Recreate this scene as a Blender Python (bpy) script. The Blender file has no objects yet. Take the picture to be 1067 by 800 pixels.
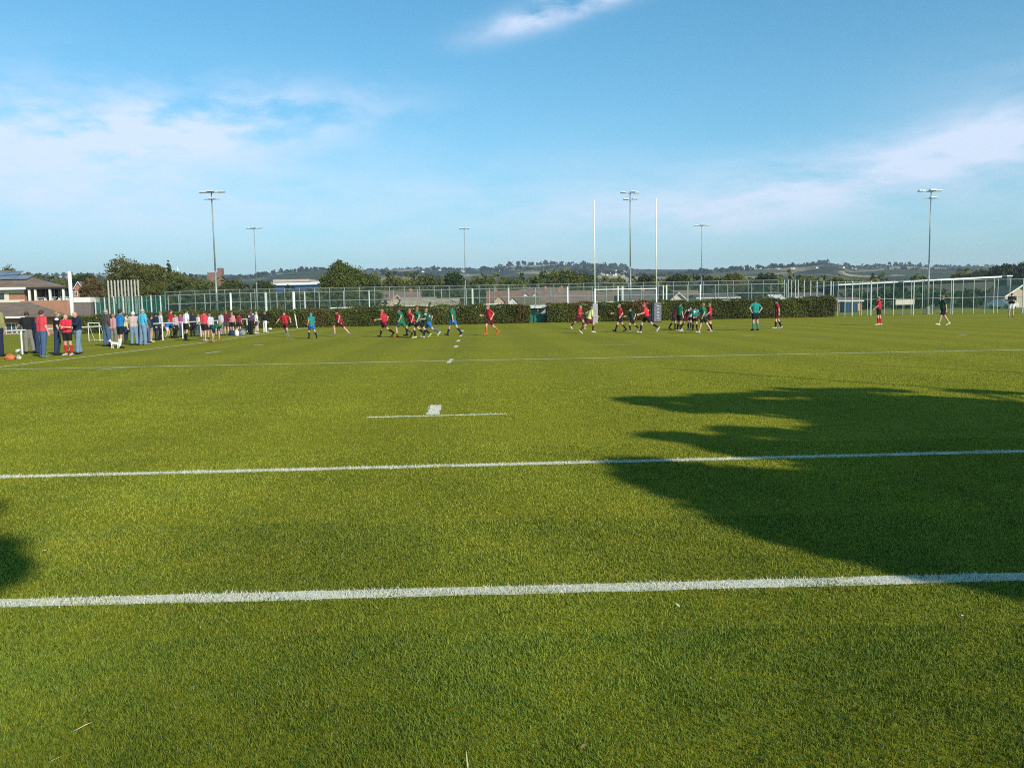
import bpy, math, random
import numpy as np
from mathutils import Vector, Matrix
random.seed(7); RNG = np.random.default_rng(11)
D = bpy.data; SC = bpy.context.scene; COL = SC.collection
rad = math.radians

# ---------------------------------------------------------------- camera
FPX, CX, CY, EYE = 865.0, 533.5, 400.0, 1.7
PITCH, ROLL = math.atan(80.8/FPX), rad(1.01)
_f = Vector((0, math.cos(PITCH), -math.sin(PITCH)))
_u0 = Vector((0, math.sin(PITCH), math.cos(PITCH))); _x0 = Vector((1, 0, 0))
_r = _x0*math.cos(ROLL) - _u0*math.sin(ROLL); _u = _u0*math.cos(ROLL) + _x0*math.sin(ROLL)
cam = D.cameras.new('camera'); camo = D.objects.new('camera', cam); COL.objects.link(camo)
cam.sensor_width = 36; cam.lens = FPX/1067*36; cam.clip_start = 0.05; cam.clip_end = 30000
camo.matrix_world = Matrix(((_r.x, _u.x, -_f.x, 0), (_r.y, _u.y, -_f.y, 0), (_r.z, _u.z, -_f.z, EYE), (0, 0, 0, 1)))
SC.camera = camo
# ---------------------------------------------------------------- light
SUN_EL, SUN_AZ = rad(28), rad(145.4)      # azimuth clockwise from +Y: behind the camera on the right
S = Vector((math.sin(SUN_AZ)*math.cos(SUN_EL), math.cos(SUN_AZ)*math.cos(SUN_EL), math.sin(SUN_EL)))
sun = D.lights.new('sun', 'SUN'); suno = D.objects.new('sun', sun); COL.objects.link(suno)
sun.energy = 4.5; sun.angle = rad(0.53); sun.color = (1, 0.93, 0.80)
suno.rotation_euler = S.to_track_quat('Z', 'Y').to_euler(); suno.location = (0, 0, 60)
VS = SC.view_settings
VS.view_transform = 'Standard'; VS.look = 'None'; VS.gamma = 1; VS.exposure = 0.15
HAZE = 0.00016
SC.render.engine = 'CYCLES'; SC.cycles.pixel_filter_type = 'BLACKMAN_HARRIS'; SC.cycles.filter_width = 1.05; SC.cycles.use_denoising = False

class NT:
    """small helper around a node tree"""
    def __init__(s, nt): s.t = nt; s.n = nt.nodes; s.l = nt.links
    def node(s, typ, **kw):
        n = s.n.new(typ)
        for k, v in kw.items(): setattr(n, k, v)
        return n
    def link(s, a, b): s.l.new(a, b)
    def put(s, sock, v):
        if isinstance(v, bpy.types.NodeSocket): s.l.new(v, sock)
        else: sock.default_value = v
    def m(s, op, a, b=0.0, c=None):
        n = s.node('ShaderNodeMath', operation=op); s.put(n.inputs[0], a)
        if op not in ('SINE', 'COSINE', 'ABSOLUTE', 'SQRT', 'EXPONENT', 'ARCSINE'): s.put(n.inputs[1], b)
        if c is not None: s.put(n.inputs[2], c)
        return n.outputs[0]
    def ramp(s, fac, stops, interp='LINEAR'):
        n = s.node('ShaderNodeValToRGB'); cr = n.color_ramp; cr.interpolation = interp
        while len(cr.elements) < len(stops): cr.elements.new(0.5)
        for e, (p, c) in zip(cr.elements, stops):
            e.position = p; e.color = (*c, 1) if len(c) == 3 else c
        s.put(n.inputs[0], fac); return n.outputs[0]
    def mix(s, fac, a, b, blend='MIX'):
        n = s.node('ShaderNodeMix', data_type='RGBA', blend_type=blend)
        s.put(n.inputs[0], fac)
        for i, v in ((6, a), (7, b)):
            if isinstance(v, tuple) and len(v) == 3: v = (*v, 1)
            s.put(n.inputs[i], v)
        return n.outputs[2]
    def noise(s, vec, scale, detail=4, rough=0.55, out=0):
        n = s.node('ShaderNodeTexNoise'); n.inputs['Scale'].default_value = scale
        n.inputs['Detail'].default_value = detail; n.inputs['Roughness'].default_value = rough
        if vec is not None: s.link(vec, n.inputs['Vector'])
        return n.outputs[out]
    def mapping(s, vec, scale=(1, 1, 1), rot=(0, 0, 0)):
        n = s.node('ShaderNodeMapping'); s.link(vec, n.inputs[0]); n.inputs['Scale'].default_value = scale
        n.inputs['Rotation'].default_value = rot; return n.outputs[0]

W = D.worlds.new('World'); SC.world = W; W.use_nodes = True
w = NT(W.node_tree); w.n.clear()
sky = w.node('ShaderNodeTexSky', sky_type='NISHITA', sun_disc=False)
sky.sun_elevation = SUN_EL; sky.sun_rotation = SUN_AZ; sky.altitude = 60; sky.air_density = 1.0; sky.dust_density = 0.5; sky.ozone_density = 1.0
tc = w.node('ShaderNodeTexCoord').outputs['Generated']
sep = w.node('ShaderNodeSeparateXYZ'); w.link(tc, sep.inputs[0]); gx, gy, gz = sep.outputs
az = w.m('ARCTAN2', gx, gy); el = w.m('ARCSINE', gz)
cmb = w.node('ShaderNodeCombineXYZ'); w.link(az, cmb.inputs[0]); w.link(el, cmb.inputs[1]); sph = cmb.outputs[0]
warpn = w.noise(sph, 5.0, 3, 0.6, out=1)
wv = w.node('ShaderNodeVectorMath', operation='SCALE'); w.link(warpn, wv.inputs[0]); wv.inputs['Scale'].default_value = 0.05
wa = w.node('ShaderNodeVectorMath', operation='ADD'); w.link(sph, wa.inputs[0]); w.link(wv.outputs[0], wa.inputs[1])
fib = w.noise(w.mapping(wa.outputs[0], (3, 11, 1), (0, 0, rad(-14))), 1.6, 9, 0.62)
puff = w.noise(w.mapping(wa.outputs[0], (5, 14, 1), (0, 0, rad(-6))), 1.3, 8, 0.6)
def patch(px, py, rx, ry, tilt, gain, tex, lo, hi):
    """cloud bank centred on a compass direction; rx, ry in degrees"""
    a0 = math.atan((px-CX)/FPX); e0 = math.atan((319.2-.0176*(px-CX)-py)/FPX*math.cos(a0))
    dx = w.m('SUBTRACT', az, a0); dy = w.m('SUBTRACT', el, e0); c, s_ = math.cos(rad(tilt)), math.sin(rad(tilt))
    u = w.m('DIVIDE', w.m('ADD', w.m('MULTIPLY', dx, c), w.m('MULTIPLY', dy, s_)), rad(rx))
    v = w.m('DIVIDE', w.m('SUBTRACT', w.m('MULTIPLY', dy, c), w.m('MULTIPLY', dx, s_)), rad(ry))
    r2 = w.m('ADD', w.m('MULTIPLY', u, u), w.m('MULTIPLY', v, v))
    fall = w.m('EXPONENT', w.m('MULTIPLY', r2, -1.0))
    mr = w.node('ShaderNodeMapRange', interpolation_type='SMOOTHSTEP'); w.link(tex, mr.inputs[0])
    mr.inputs[1].default_value = lo; mr.inputs[2].default_value = hi
    return w.m('MULTIPLY', w.m('MULTIPLY', fall, mr.outputs[0]), gain)
PATCHES = [
 (90, 146, 12, 2.2, 2, .8, puff, .34, .60), (270, 126, 8.5, 1.7, 5, .85, puff, .34, .60), (60, 185, 14, 3.2, 0, .45, fib, .25, .7),
 (250, 222, 22, 3.4, 3, .55, fib, .20, .75), (560, 232, 15, 3.0, 0, .40, fib, .25, .75),
 (930, 180, 15, 1.9, 10, .95, fib, .28, .66), (1040, 146, 6, 1.5, 12, .6, puff, .28, .66), (760, 208, 13, 2.2, 6, .55, fib, .25, .7),
 (598, 19, 5.2, 0.80, 14, 1.7, puff, .30, .60), (1150, 150, 10, 5, 5, .6, puff, .3, .65), (-120, 160, 14, 5, 5, .6, puff, .3, .65)]
tot = None
for p_ in PATCHES:
    o_ = patch(*p_); tot = o_ if tot is None else w.m('ADD', tot, o_)
tot = w.m('MULTIPLY', w.m('MINIMUM', tot, 1.0), 0.74)
hz = w.m('MULTIPLY', w.m('EXPONENT', w.m('MULTIPLY', w.m('MAXIMUM', el, 0.0), -9.0)), 0.78)   # milky air near the horizon
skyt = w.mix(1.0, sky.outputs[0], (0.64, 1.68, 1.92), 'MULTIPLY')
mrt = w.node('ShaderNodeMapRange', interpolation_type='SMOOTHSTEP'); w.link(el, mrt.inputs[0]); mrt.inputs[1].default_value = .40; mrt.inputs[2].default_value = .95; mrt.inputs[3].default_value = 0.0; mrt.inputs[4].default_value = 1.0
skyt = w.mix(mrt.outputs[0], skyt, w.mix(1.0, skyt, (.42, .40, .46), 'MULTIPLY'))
mrz = w.node('ShaderNodeMapRange'); w.link(az, mrz.inputs[0]); mrz.inputs[1].default_value = .05; mrz.inputs[2].default_value = .6; mrz.inputs[3].default_value = 1.0; mrz.inputs[4].default_value = .72
hz = w.m('MULTIPLY', hz, mrz.outputs[0])
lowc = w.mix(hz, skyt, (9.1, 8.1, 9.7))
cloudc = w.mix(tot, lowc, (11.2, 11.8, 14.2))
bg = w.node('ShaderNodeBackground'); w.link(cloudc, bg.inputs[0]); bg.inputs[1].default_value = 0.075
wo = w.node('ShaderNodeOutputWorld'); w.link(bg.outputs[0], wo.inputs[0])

# ---------------------------------------------------------------- pixel rays -> places on the ground
def ray(px, py): return _f*FPX + _r*(px-CX) + _u*(CY-py)
def ground(px, py, z=0.0):
    d = ray(px, py); t = (z-EYE)/d.z; return Vector((d.x*t, d.y*t, z))
def at(px, py, Y):
    d = ray(px, py); t = Y/d.y; return Vector((d.x*t, Y, EYE+d.z*t))
def hor(px): return 319.2 - .0176*(px-533.5)
def xat(px, Y): return at(px, hor(px), Y).x

# ---------------------------------------------------------------- materials
MATS = {}
def mat(name, rgb, rough=0.7, var=0.12, scale=6.0, bump=0.0, metal=0.0, spec=0.3, alpha=None, tint=False, trans=0.0, coord='Object', rgb2=None):
    if name in MATS: return MATS[name]
    m = D.materials.new(name); m.use_nodes = True; t = NT(m.node_tree); b = t.n['Principled BSDF']
    co = t.node('ShaderNodeTexCoord').outputs[coord]
    n = t.noise(co, scale, 5, 0.6)
    lo = tuple(c*(1-var) for c in rgb); hi = tuple(min(1, c*(1+var)) for c in (rgb2 or rgb))
    c = t.ramp(n, [(0.3, lo), (0.7, hi)])
    if tint:
        a = t.node('ShaderNodeAttribute'); a.attribute_name = 'tint'
        c = t.mix(1.0, c, a.outputs['Color'], 'MULTIPLY')
    t.link(c, b.inputs['Base Color'])
    b.inputs['Roughness'].default_value = rough; b.inputs['Metallic'].default_value = metal
    b.inputs['Specular IOR Level'].default_value = spec
    if alpha is not None: b.inputs['Alpha'].default_value = alpha
    if bump:
        bn = t.node('ShaderNodeBump'); bn.inputs['Strength'].default_value = bump; bn.inputs['Distance'].default_value = 0.02
        t.link(t.noise(co, scale*4, 4, .6), bn.inputs['Height']); t.link(bn.outputs[0], b.inputs['Normal'])
    if trans:
        out = t.n['Material Output']; tr = t.node('ShaderNodeBsdfTranslucent'); t.link(c, tr.inputs[0])
        mx = t.node('ShaderNodeMixShader'); mx.inputs[0].default_value = trans
        t.link(b.outputs[0], mx.inputs[1]); t.link(tr.outputs[0], mx.inputs[2]); t.link(mx.outputs[0], out.inputs[0])
    MATS[name] = m; return m

# ---------------------------------------------------------------- mesh builder
class MB:
    def __init__(s): s.v = []; s.f = []; s.mi = []
    def add(s, vs, fs, m=0):
        o = len(s.v); s.v += [tuple(v) for v in vs]; s.f += [tuple(i+o for i in f) for f in fs]; s.mi += [m]*len(fs)
    def box(s, c, size, rz=0.0, m=0, top=(1, 1)):
        x, y, z = (q/2 for q in size); cr, sr = math.cos(rz), math.sin(rz); vs = []
        for dz in (-1, 1):
            kx, ky = (1, 1) if dz < 0 else top
            for dx, dy in ((-1, -1), (1, -1), (1, 1), (-1, 1)):
                a, b = dx*x*kx, dy*y*ky; vs.append((c[0]+a*cr-b*sr, c[1]+a*sr+b*cr, c[2]+dz*z))
        s.add(vs, [(3, 2, 1, 0), (4, 5, 6, 7), (0, 1, 5, 4), (1, 2, 6, 5), (2, 3, 7, 6), (3, 0, 4, 7)], m)
    def tube(s, p0, p1, r0, r1=None, n=10, m=0, caps=True):
        r1 = r0 if r1 is None else r1; p0, p1 = Vector(p0), Vector(p1); d = (p1-p0)
        if d.length < 1e-6: return
        q = d.to_track_quat('Z', 'Y'); vs = []
        for p, r in ((p0, r0), (p1, r1)):
            for i in range(n):
                a = 2*math.pi*i/n; vs.append(p + q @ Vector((math.cos(a)*r, math.sin(a)*r, 0)))
        fs = [(i, (i+1) % n, n+(i+1) % n, n+i) for i in range(n)]
        if caps: fs += [tuple(range(n-1, -1, -1)), tuple(range(n, 2*n))]
        s.add(vs, fs, m)
    def cap(s, p0, p1, r0, r1=None, n=12, m=0):
        """tapered capsule"""
        r1 = r0 if r1 is None else r1; p0, p1 = Vector(p0), Vector(p1); d = p1-p0
        q = d.to_track_quat('Z', 'Y') if d.length > 1e-6 else Vector((0, 0, 1)).to_track_quat('Z', 'Y')
        L = d.length; rings = []
        for a in (-75, -45, -15, 0): rings.append((math.sin(rad(a))*r0, math.cos(rad(a))*r0))
        for a in (0, 15, 45, 75): rings.append((L+math.sin(rad(a))*r1, math.cos(rad(a))*r1))
        vs = []
        for z, r in rings:
            for i in range(n):
                a = 2*math.pi*i/n; vs.append(p0 + q @ Vector((math.cos(a)*r, math.sin(a)*r, z)))
        k = len(rings)
        fs = [(j*n+i, j*n+(i+1) % n, (j+1)*n+(i+1) % n, (j+1)*n+i) for j in range(k-1) for i in range(n)]
        fs += [tuple(range(n-1, -1, -1)), tuple(range((k-1)*n, k*n))]
        s.add(vs, fs, m)
    def ell(s, c, r, q=None, n=14, k=9, m=0):
        c = Vector(c); vs = []
        for j in range(1, k):
            t = math.pi*j/k
            for i in range(n):
                a = 2*math.pi*i/n; v = Vector((r[0]*math.sin(t)*math.cos(a), r[1]*math.sin(t)*math.sin(a), -r[2]*math.cos(t)))
                if q: v = q @ v
                vs.append(c+v)
        fs = [(j*n+i, j*n+(i+1) % n, (j+1)*n+(i+1) % n, (j+1)*n+i) for j in range(k-2) for i in range(n)]
        fs += [tuple(range(n-1, -1, -1)), tuple(range((k-2)*n, (k-1)*n))]
        s.add(vs, fs, m)
    def mesh(s, name, mats, smooth=False):
        me = D.meshes.new(name); me.from_pydata(s.v, [], s.f); me.validate()
        for m in (mats if isinstance(mats, (list, tuple)) else [mats]): me.materials.append(m)
        if any(s.mi) and len(me.polygons) == len(s.mi): me.polygons.foreach_set('material_index', s.mi)
        if smooth: me.polygons.foreach_set('use_smooth', [True]*len(me.polygons))
        me.update(); return me
    def build(s, name, mats, parent=None, smooth=False, loc=None):
        return link(name, s.mesh(name, mats, smooth), parent, loc)
def link(name, me, parent=None, loc=None):
    o = D.objects.new(name, me); COL.objects.link(o)
    if parent: o.parent = parent
    if loc is not None: o.location = loc
    return o
def tag(o, label=None, cat=None, group=None, kind=None):
    for k, v in (('label', label), ('category', cat), ('group', group), ('kind', kind)):
        if v: o[k] = v
    return o
def thing(name, label, cat, loc=(0, 0, 0), rz=0.0, group=None):
    o = D.objects.new(name, None); COL.objects.link(o); o.location = loc; o.rotation_euler = (0, 0, rz); o.empty_display_size = .3
    return tag(o, label, cat, group)
def struct(o): o['kind'] = 'structure'; return o
def np_mesh(name, verts, faces, mats, tint=None):
    """verts (n,3), faces (m,k) arrays"""
    me = D.meshes.new(name); n, (m, k) = len(verts), faces.shape
    me.vertices.add(n); me.vertices.foreach_set('co', verts.astype(np.float32).ravel())
    me.loops.add(m*k); me.loops.foreach_set('vertex_index', faces.astype(np.int32).ravel())
    me.polygons.add(m); me.polygons.foreach_set('loop_start', np.arange(0, m*k, k, dtype=np.int32))
    for mm in (mats if isinstance(mats, (list, tuple)) else [mats]): me.materials.append(mm)
    me.update(calc_edges=True)
    if tint is not None:
        ca = me.color_attributes.new('tint', 'FLOAT_COLOR', 'CORNER')
        t = np.repeat(np.hstack([tint, np.ones((m, 1))]), k, axis=0).astype(np.float32); ca.data.foreach_set('color', t.ravel())
    return me

# ---------------------------------------------------------------- terrain
RIDGE = [(-900, 276), (-300, 272), (-60, 280), (0, 286), (60, 288), (150, 287), (200, 287), (250, 287.5), (270, 287), (290, 284), (340, 281), (400, 281), (440, 279), (475, 281),
         (520, 281), (535, 278), (590, 278), (612, 277), (645, 276), (652, 279.5), (700, 280), (780, 280), (815, 279), (840, 277.5), (858, 275.5), (872, 277), (885, 280), (910, 281),
         (935, 279.5), (960, 280.5), (1000, 278.5), (1040, 277), (1067, 277), (1300, 270), (2200, 266)]
RP, RYv = np.array([a for a, b in RIDGE], float), np.array([b for a, b in RIDGE], float)
RYv = RYv + np.where((RP > 380), 1.3, .6)
def sstep(a, b, x):
    t = np.clip((x-a)/(b-a), 0, 1); return t*t*(3-2*t)
def height(X, Y):
    X = np.asarray(X, float); Y = np.asarray(Y, float); Ys = np.maximum(Y, 1.0)
    px = 533.5 + FPX*X/Ys
    z = -5.5*sstep(150, 330, Y)
    z = z - 0.75*sstep(62, 110, Y)*sstep(26, 46, -X*80/np.maximum(Y, 60))     # falls away towards the clubhouse
    zr = EYE + (319.2-.0176*(px-533.5)-np.interp(px, RP, RYv))*3200/FPX
    h1 = (zr+5.5)*np.clip((Y-620)/2580, 0, 1)**0.85
    und = 9*np.sin(X/170+1.3)*np.sin(Y/310)+5*np.sin(X/71+Y/130)
    z = z + np.where(Y > 620, h1 + und*sstep(620, 1200, Y)*sstep(3150, 2300, Y), 0)
    return np.where(Y > 3200, zr - (Y-3200)*0.05, z)
rows = np.concatenate([np.array([-60, -30, -10, 0, 3, 6, 10, 15, 22, 30, 40, 50, 60]), np.arange(66, 160, 4), np.arange(160, 340, 10), np.arange(340, 640, 30), np.arange(640, 3200, 46), np.array([3200, 3400, 4200])]).astype(float)
ts = np.concatenate([np.linspace(-2.2, -.75, 30, endpoint=False), np.linspace(-.75, .75, 330), np.linspace(.75, 2.2, 31)[1:]])
TT, RR = np.meshgrid(ts, rows); XX = TT*(np.maximum(RR, 0)+45); ZZ = height(XX, RR)
nv, nc = TT.shape; idx = np.arange(nv*nc).reshape(nv, nc)
gf = np.stack([idx[:-1, :-1], idx[:-1, 1:], idx[1:, 1:], idx[1:, :-1]], -1).reshape(-1, 4)

def grass_colour(t, pos):
    fine = t.noise(pos, 26, 6, .7); mid = t.noise(pos, 2.2, 5, .6); big = t.noise(t.mapping(pos, (.4, 1.0, 1)), .13, 4, .55)
    c = t.ramp(mid, [(.30, (.198, .212, .010)), (.70, (.280, .272, .014))])
    c = t.mix(t.m('MULTIPLY', t.ramp(big, [(.35, (0, 0, 0)), (.65, (1, 1, 1))]), .45), c, (.320, .285, .020, 1))
    return t.mix(.55, c, t.ramp(fine, [(.25, (.35, .40, .30)), (.75, (1.5, 1.45, 1.3))]), 'MULTIPLY')
def field_mat():
    m = D.materials.new('mown_grass'); m.use_nodes = True; t = NT(m.node_tree); b = t.n['Principled BSDF']
    pos = t.node('ShaderNodeNewGeometry').outputs['Position']
    sp = t.node('ShaderNodeSeparateXYZ'); t.link(pos, sp.inputs[0])
    g = grass_colour(t, pos)
    # mowing stripes along the pitch, very soft
    st = t.m('SINE', t.m('MULTIPLY', t.m('ADD', sp.outputs[0], t.m('MULTIPLY', sp.outputs[1], 0.04)), 2*math.pi/3.4))
    stf = t.ramp(t.m('ADD', t.m('MULTIPLY', st, 1.2), .5), [(0, (.93, .94, .93)), (1, (1.05, 1.04, 1.03))])
    g = t.mix(1.0, g, stf, 'MULTIPLY')
    # far country: fields, hedges, woods
    vo = t.node('ShaderNodeTexVoronoi', feature='F1'); vo.inputs['Scale'].default_value = .0085; vo.inputs['Randomness'].default_value = .9
    wpos = t.mapping(pos, (1, .55, 1)); wn = t.noise(pos, .004, 3, .5, out=1)
    sc = t.node('ShaderNodeVectorMath', operation='SCALE'); t.link(wn, sc.inputs[0]); sc.inputs['Scale'].default_value = 220
    ad = t.node('ShaderNodeVectorMath', operation='ADD'); t.link(wpos, ad.inputs[0]); t.link(sc.outputs[0], ad.inputs[1])
    t.link(ad.outputs[0], vo.inputs['Vector'])
    sepc = t.node('ShaderNodeSeparateColor'); t.link(vo.outputs['Color'], sepc.inputs[0])
    fc = t.ramp(sepc.outputs[0], [(0, (.06, .075, .035)), (.25, (.12, .13, .05)), (.42, (.42, .34, .20)), (.60, (.07, .085, .04)), (.78, (.32, .27, .15)), (.92, (.12, .12, .06))], 'CONSTANT')
    wood = t.ramp(t.noise(t.mapping(pos, (1, .5, 1)), .0065, 6, .65), [(.50, (0, 0, 0)), (.56, (1, 1, 1))])
    fc = t.mix(wood, fc, (.035, .05, .025, 1))
    far = t.node('ShaderNodeMapRange'); t.link(sp.outputs[1], far.inputs[0]); far.inputs[1].default_value = 420; far.inputs[2].default_value = 640
    rough = t.node('ShaderNodeMapRange'); t.link(sp.outputs[1], rough.inputs[0]); rough.inputs[1].default_value = 128; rough.inputs[2].default_value = 170
    g = t.mix(rough.outputs[0], g, (.055, .085, .022, 1))
    c = t.mix(far.outputs[0], g, fc)
    t.link(c, b.inputs['Base Color']); b.inputs['Roughness'].default_value = .95; b.inputs['Specular IOR Level'].default_value = .1
    bn = t.node('ShaderNodeBump'); bn.inputs['Strength'].default_value = .55; bn.inputs['Distance'].default_value = .02
    t.link(t.noise(pos, 45, 5, .75), bn.inputs['Height']); t.link(bn.outputs[0], b.inputs['Normal'])
    return m
gm = np_mesh('ground', np.stack([XX, RR, ZZ], -1).reshape(-1, 3), gf, field_mat())
gm.polygons.foreach_set('use_smooth', [True]*len(gm.polygons))
struct(link('ground', gm))

# ---------------------------------------------------------------- painted markings (on the ground, 4 mm up)
def paint_mat():
    m = D.materials.new('line_paint'); m.use_nodes = True; t = NT(m.node_tree); b = t.n['Principled BSDF']
    pos = t.node('ShaderNodeNewGeometry').outputs['Position']
    a = t.node('ShaderNodeAttribute'); a.attribute_name = 'tint'
    n = t.noise(pos, 30, 5, .7); n2 = t.noise(pos, .55, 3, .6)
    f = t.m('ADD', t.m('ADD', t.m('MULTIPLY', n, .9), t.m('MULTIPLY', n2, .5)), t.m('SUBTRACT', a.outputs['Fac'], .95))
    k = t.ramp(f, [(.30, (0, 0, 0)), (.50, (1, 1, 1))])
    c = t.mix(k, grass_colour(t, pos), (.68, .68, .54, 1))
    t.link(c, b.inputs['Base Color']); b.inputs['Roughness'].default_value = .9
    return m
PAINT = paint_mat()
LINES = []       # (p0, p1, width, strength)
def line(name, x0, y0, x1, y1, wd, st=1.0):
    p0, p1 = ground(x0, y0), ground(x1, y1)
    LINES.append((p0.xy, p1.xy, wd, st)); d = (p1-p0); L = d.length; d.normalize(); nrm = Vector((-d.y, d.x, 0))
    n = max(2, min(160, int(L/.25))); vs, fs = [], []
    for i in range(n+1):
        q = p0 + d*(L*i/n); a, b_ = (random.gauss(0, wd*.04) for _ in range(2))
        zz = float(height(q.x, q.y)) + .004
        vs += [(*(q+nrm*(wd/2+a)).xy, zz), (*(q-nrm*(wd/2+b_)).xy, zz)]
    fs = np.array([(2*i, 2*i+1, 2*i+3, 2*i+2) for i in range(n)])
    me = np_mesh(name, np.array(vs), fs, PAINT, np.full((n, 3), st)); o = struct(link(name, me)); return o
line('goal_line_marking', -330, 637.5, 1400, 592.5, .15)
line('five_metre_marking', -330, 505.5, 1400, 462, .15)
line('dashed_marking', 382, 435, 528, 431.3, .11)
line('penalty_tick_marking', 450.8, 432, 454, 422.2, .20, 1.3)
line('twenty_two_marking', -80, 386.5, 1400, 358, .13, 1.0)
for a in ((467.2, 378.3, 470.8, 374.1, .13), (474.4, 362.2, 475.9, 360, .16), (477, 356, 478.2, 354.2, .17), (479.4, 350.5, 480.5, 349, .18), (481.5, 345.3, 482.4, 344.1, .2)):
    line('spot_marking', *a, 1.5)
line('touchline_marking', -60, 389.5, 204, 358, .13, 1.1); line('touchline_marking', 204, 358, 322, 341.3, .13, .95)
line('dash_marking', 102, 385.3, 132, 383, .12, 1.0); line('dash_marking', 188, 369.3, 212, 368.2, .10, .6); line('dash_marking', 213, 368.4, 230, 366, .13, 1.1)
line('dash_marking', 238, 367, 252, 366.4, .10, .5)
line('dash_marking', 264, 360, 275, 359, .16, 1.0); line('dash_marking', 297, 353.9, 307, 353.4, .18, 1.0); line('dash_marking', 328, 348, 336, 347.5, .16, .9)
line('dash_marking', 450, 361.8, 504, 361, .13, .55); line('dash_marking', 484, 350.6, 504, 350.2, .15, .6)
line('dash_marking', 608, 360.2, 658, 359.2, .13, .60); line('dash_marking', 574, 353.7, 700, 352, .14, .35)
line('dash_marking', 775, 349.8, 785, 349.4, .2, .9); line('dash_marking', 832, 353.4, 880, 352.6, .14, .6)
line('dash_marking', 1001, 348.8, 1006, 348.6, .35, 1.2); line('far_goal_line_marking', 322, 341.0, 1120, 325.5, .12, .25)
line('dash_marking', 1038, 334.2, 1062, 333.6, .2, .5)

# ---------------------------------------------------------------- near turf: real blades
def turf():
    P = []
    for (y0, y1, dens) in ((2.3, 4.2, 24000), (4.2, 6.5, 13000), (6.5, 10, 5200), (10, 15, 1500), (15, 19, 800), (19, 25, 320), (25, 32, 110)):
        hw = y1*.64+.8; n = int((y1-y0)*2*hw*dens); x = RNG.uniform(-hw, hw, n); y = RNG.uniform(y0, y1, n)
        k = np.abs(x) < y*.64+.7; P.append(np.stack([x[k], y[k]], -1))
    P = np.concatenate(P); n = len(P); dist = np.maximum(P[:, 1], 3)
    lump = np.sin(P[:, 0]*7.1+np.sin(P[:, 1]*5.3)*1.7)*np.sin(P[:, 1]*6.7+np.sin(P[:, 0]*4.1))
    lump2 = np.sin(P[:, 0]*1.3+2+np.sin(P[:, 1]*.9)*1.5)*np.sin(P[:, 1]*1.1+np.sin(P[:, 0]*.8)*2)
    h = RNG.uniform(.007, .023, n)*(1+.25*lump)*(1+.10*(dist > 6)); wdt = RNG.uniform(.0012, .0027, n)*(np.minimum(dist, 16)/3.2)**.75
    a = RNG.uniform(0, 2*np.pi, n); la = RNG.uniform(0, 2*np.pi, n); lean = RNG.uniform(.1, .95, n)*h
    dx, dy = np.cos(a)*wdt, np.sin(a)*wdt
    base = np.stack([P[:, 0], P[:, 1], np.full(n, -.001)], -1)
    v0 = base.copy(); v0[:, 0] -= dx; v0[:, 1] -= dy; v1 = base.copy(); v1[:, 0] += dx; v1[:, 1] += dy
    v2 = base.copy(); v2[:, 0] += np.cos(la)*lean; v2[:, 1] += np.sin(la)*lean; v2[:, 2] = h
    V = np.stack([v0, v1, v2], 1).reshape(-1, 3); F = np.arange(3*n).reshape(n, 3)
    r = RNG.uniform(0, 1, (n, 1)); l2 = (lump2[:, None]*.5+.5)
    green = np.array([.215, .270, .032]); yel = np.array([.365, .360, .050]); dark = np.array([.085, .125, .014]); straw = np.array([.46, .41, .16])
    c = green*(1-r)+yel*r; c = np.where(RNG.uniform(0, 1, (n, 1)) < .28+.18*l2, dark*(.7+.6*r), c); c = np.where(RNG.uniform(0, 1, (n, 1)) < .012, straw, c)
    m1 = np.sin(P[:, 0]*3.1+1.7*np.sin(P[:, 1]*2.3+.6))*np.sin(P[:, 1]*3.7+1.9*np.sin(P[:, 0]*1.7)); m2 = np.sin(P[:, 0]*11+2.1*np.sin(P[:, 1]*7))*np.sin(P[:, 1]*13+1.5*np.sin(P[:, 0]*9+1))
    c = c*(1+np.clip(.5*m1+.5*m2, -1, 1)[:, None]*np.array([.24, .11, .0])); bare = np.clip(m2*m1-.55, 0, 1)[:, None]; c = c*(1-bare)+np.array([.26, .20, .07])*bare
    band = np.sin((P[:, 0]+.04*P[:, 1])*2*np.pi/3.4+.6); c = c*(1+.055*np.tanh(band*3))[:, None]
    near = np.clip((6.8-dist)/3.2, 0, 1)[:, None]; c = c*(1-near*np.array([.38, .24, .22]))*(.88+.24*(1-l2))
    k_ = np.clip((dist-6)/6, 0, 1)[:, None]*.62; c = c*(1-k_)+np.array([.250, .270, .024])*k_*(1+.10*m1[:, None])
    for (p0, p1, wd, st) in LINES:
        d = np.array(p1-p0); L = np.linalg.norm(d); d /= L; q = P-np.array(p0); u = q@d; vv = np.abs(q@np.array([-d[1], d[0]]))
        wob = 1+.12*np.sin(u*9+np.sin(u*3.3)*2)
        inside = (u > 0) & (u < L) & (vv < wd/2*wob*RNG.uniform(.6 if wd < .2 else .95, 1.3 if wd < .2 else 1.05, n)) & (RNG.uniform(0, 1, n) < (.76+.12*np.sin(u*2.3+np.sin(u*7.7)) if wd < .2 else .99))
        c = np.where(inside[:, None], np.array([.74, .71, .60])*RNG.uniform(.65, 1.08, (n, 1)), c)
    m = mat('grass_blade', (1, 1, 1), .8, 0.0, 3, tint=True, trans=.10, spec=.15)
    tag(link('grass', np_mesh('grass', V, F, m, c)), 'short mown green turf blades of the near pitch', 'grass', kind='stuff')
turf()

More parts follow.
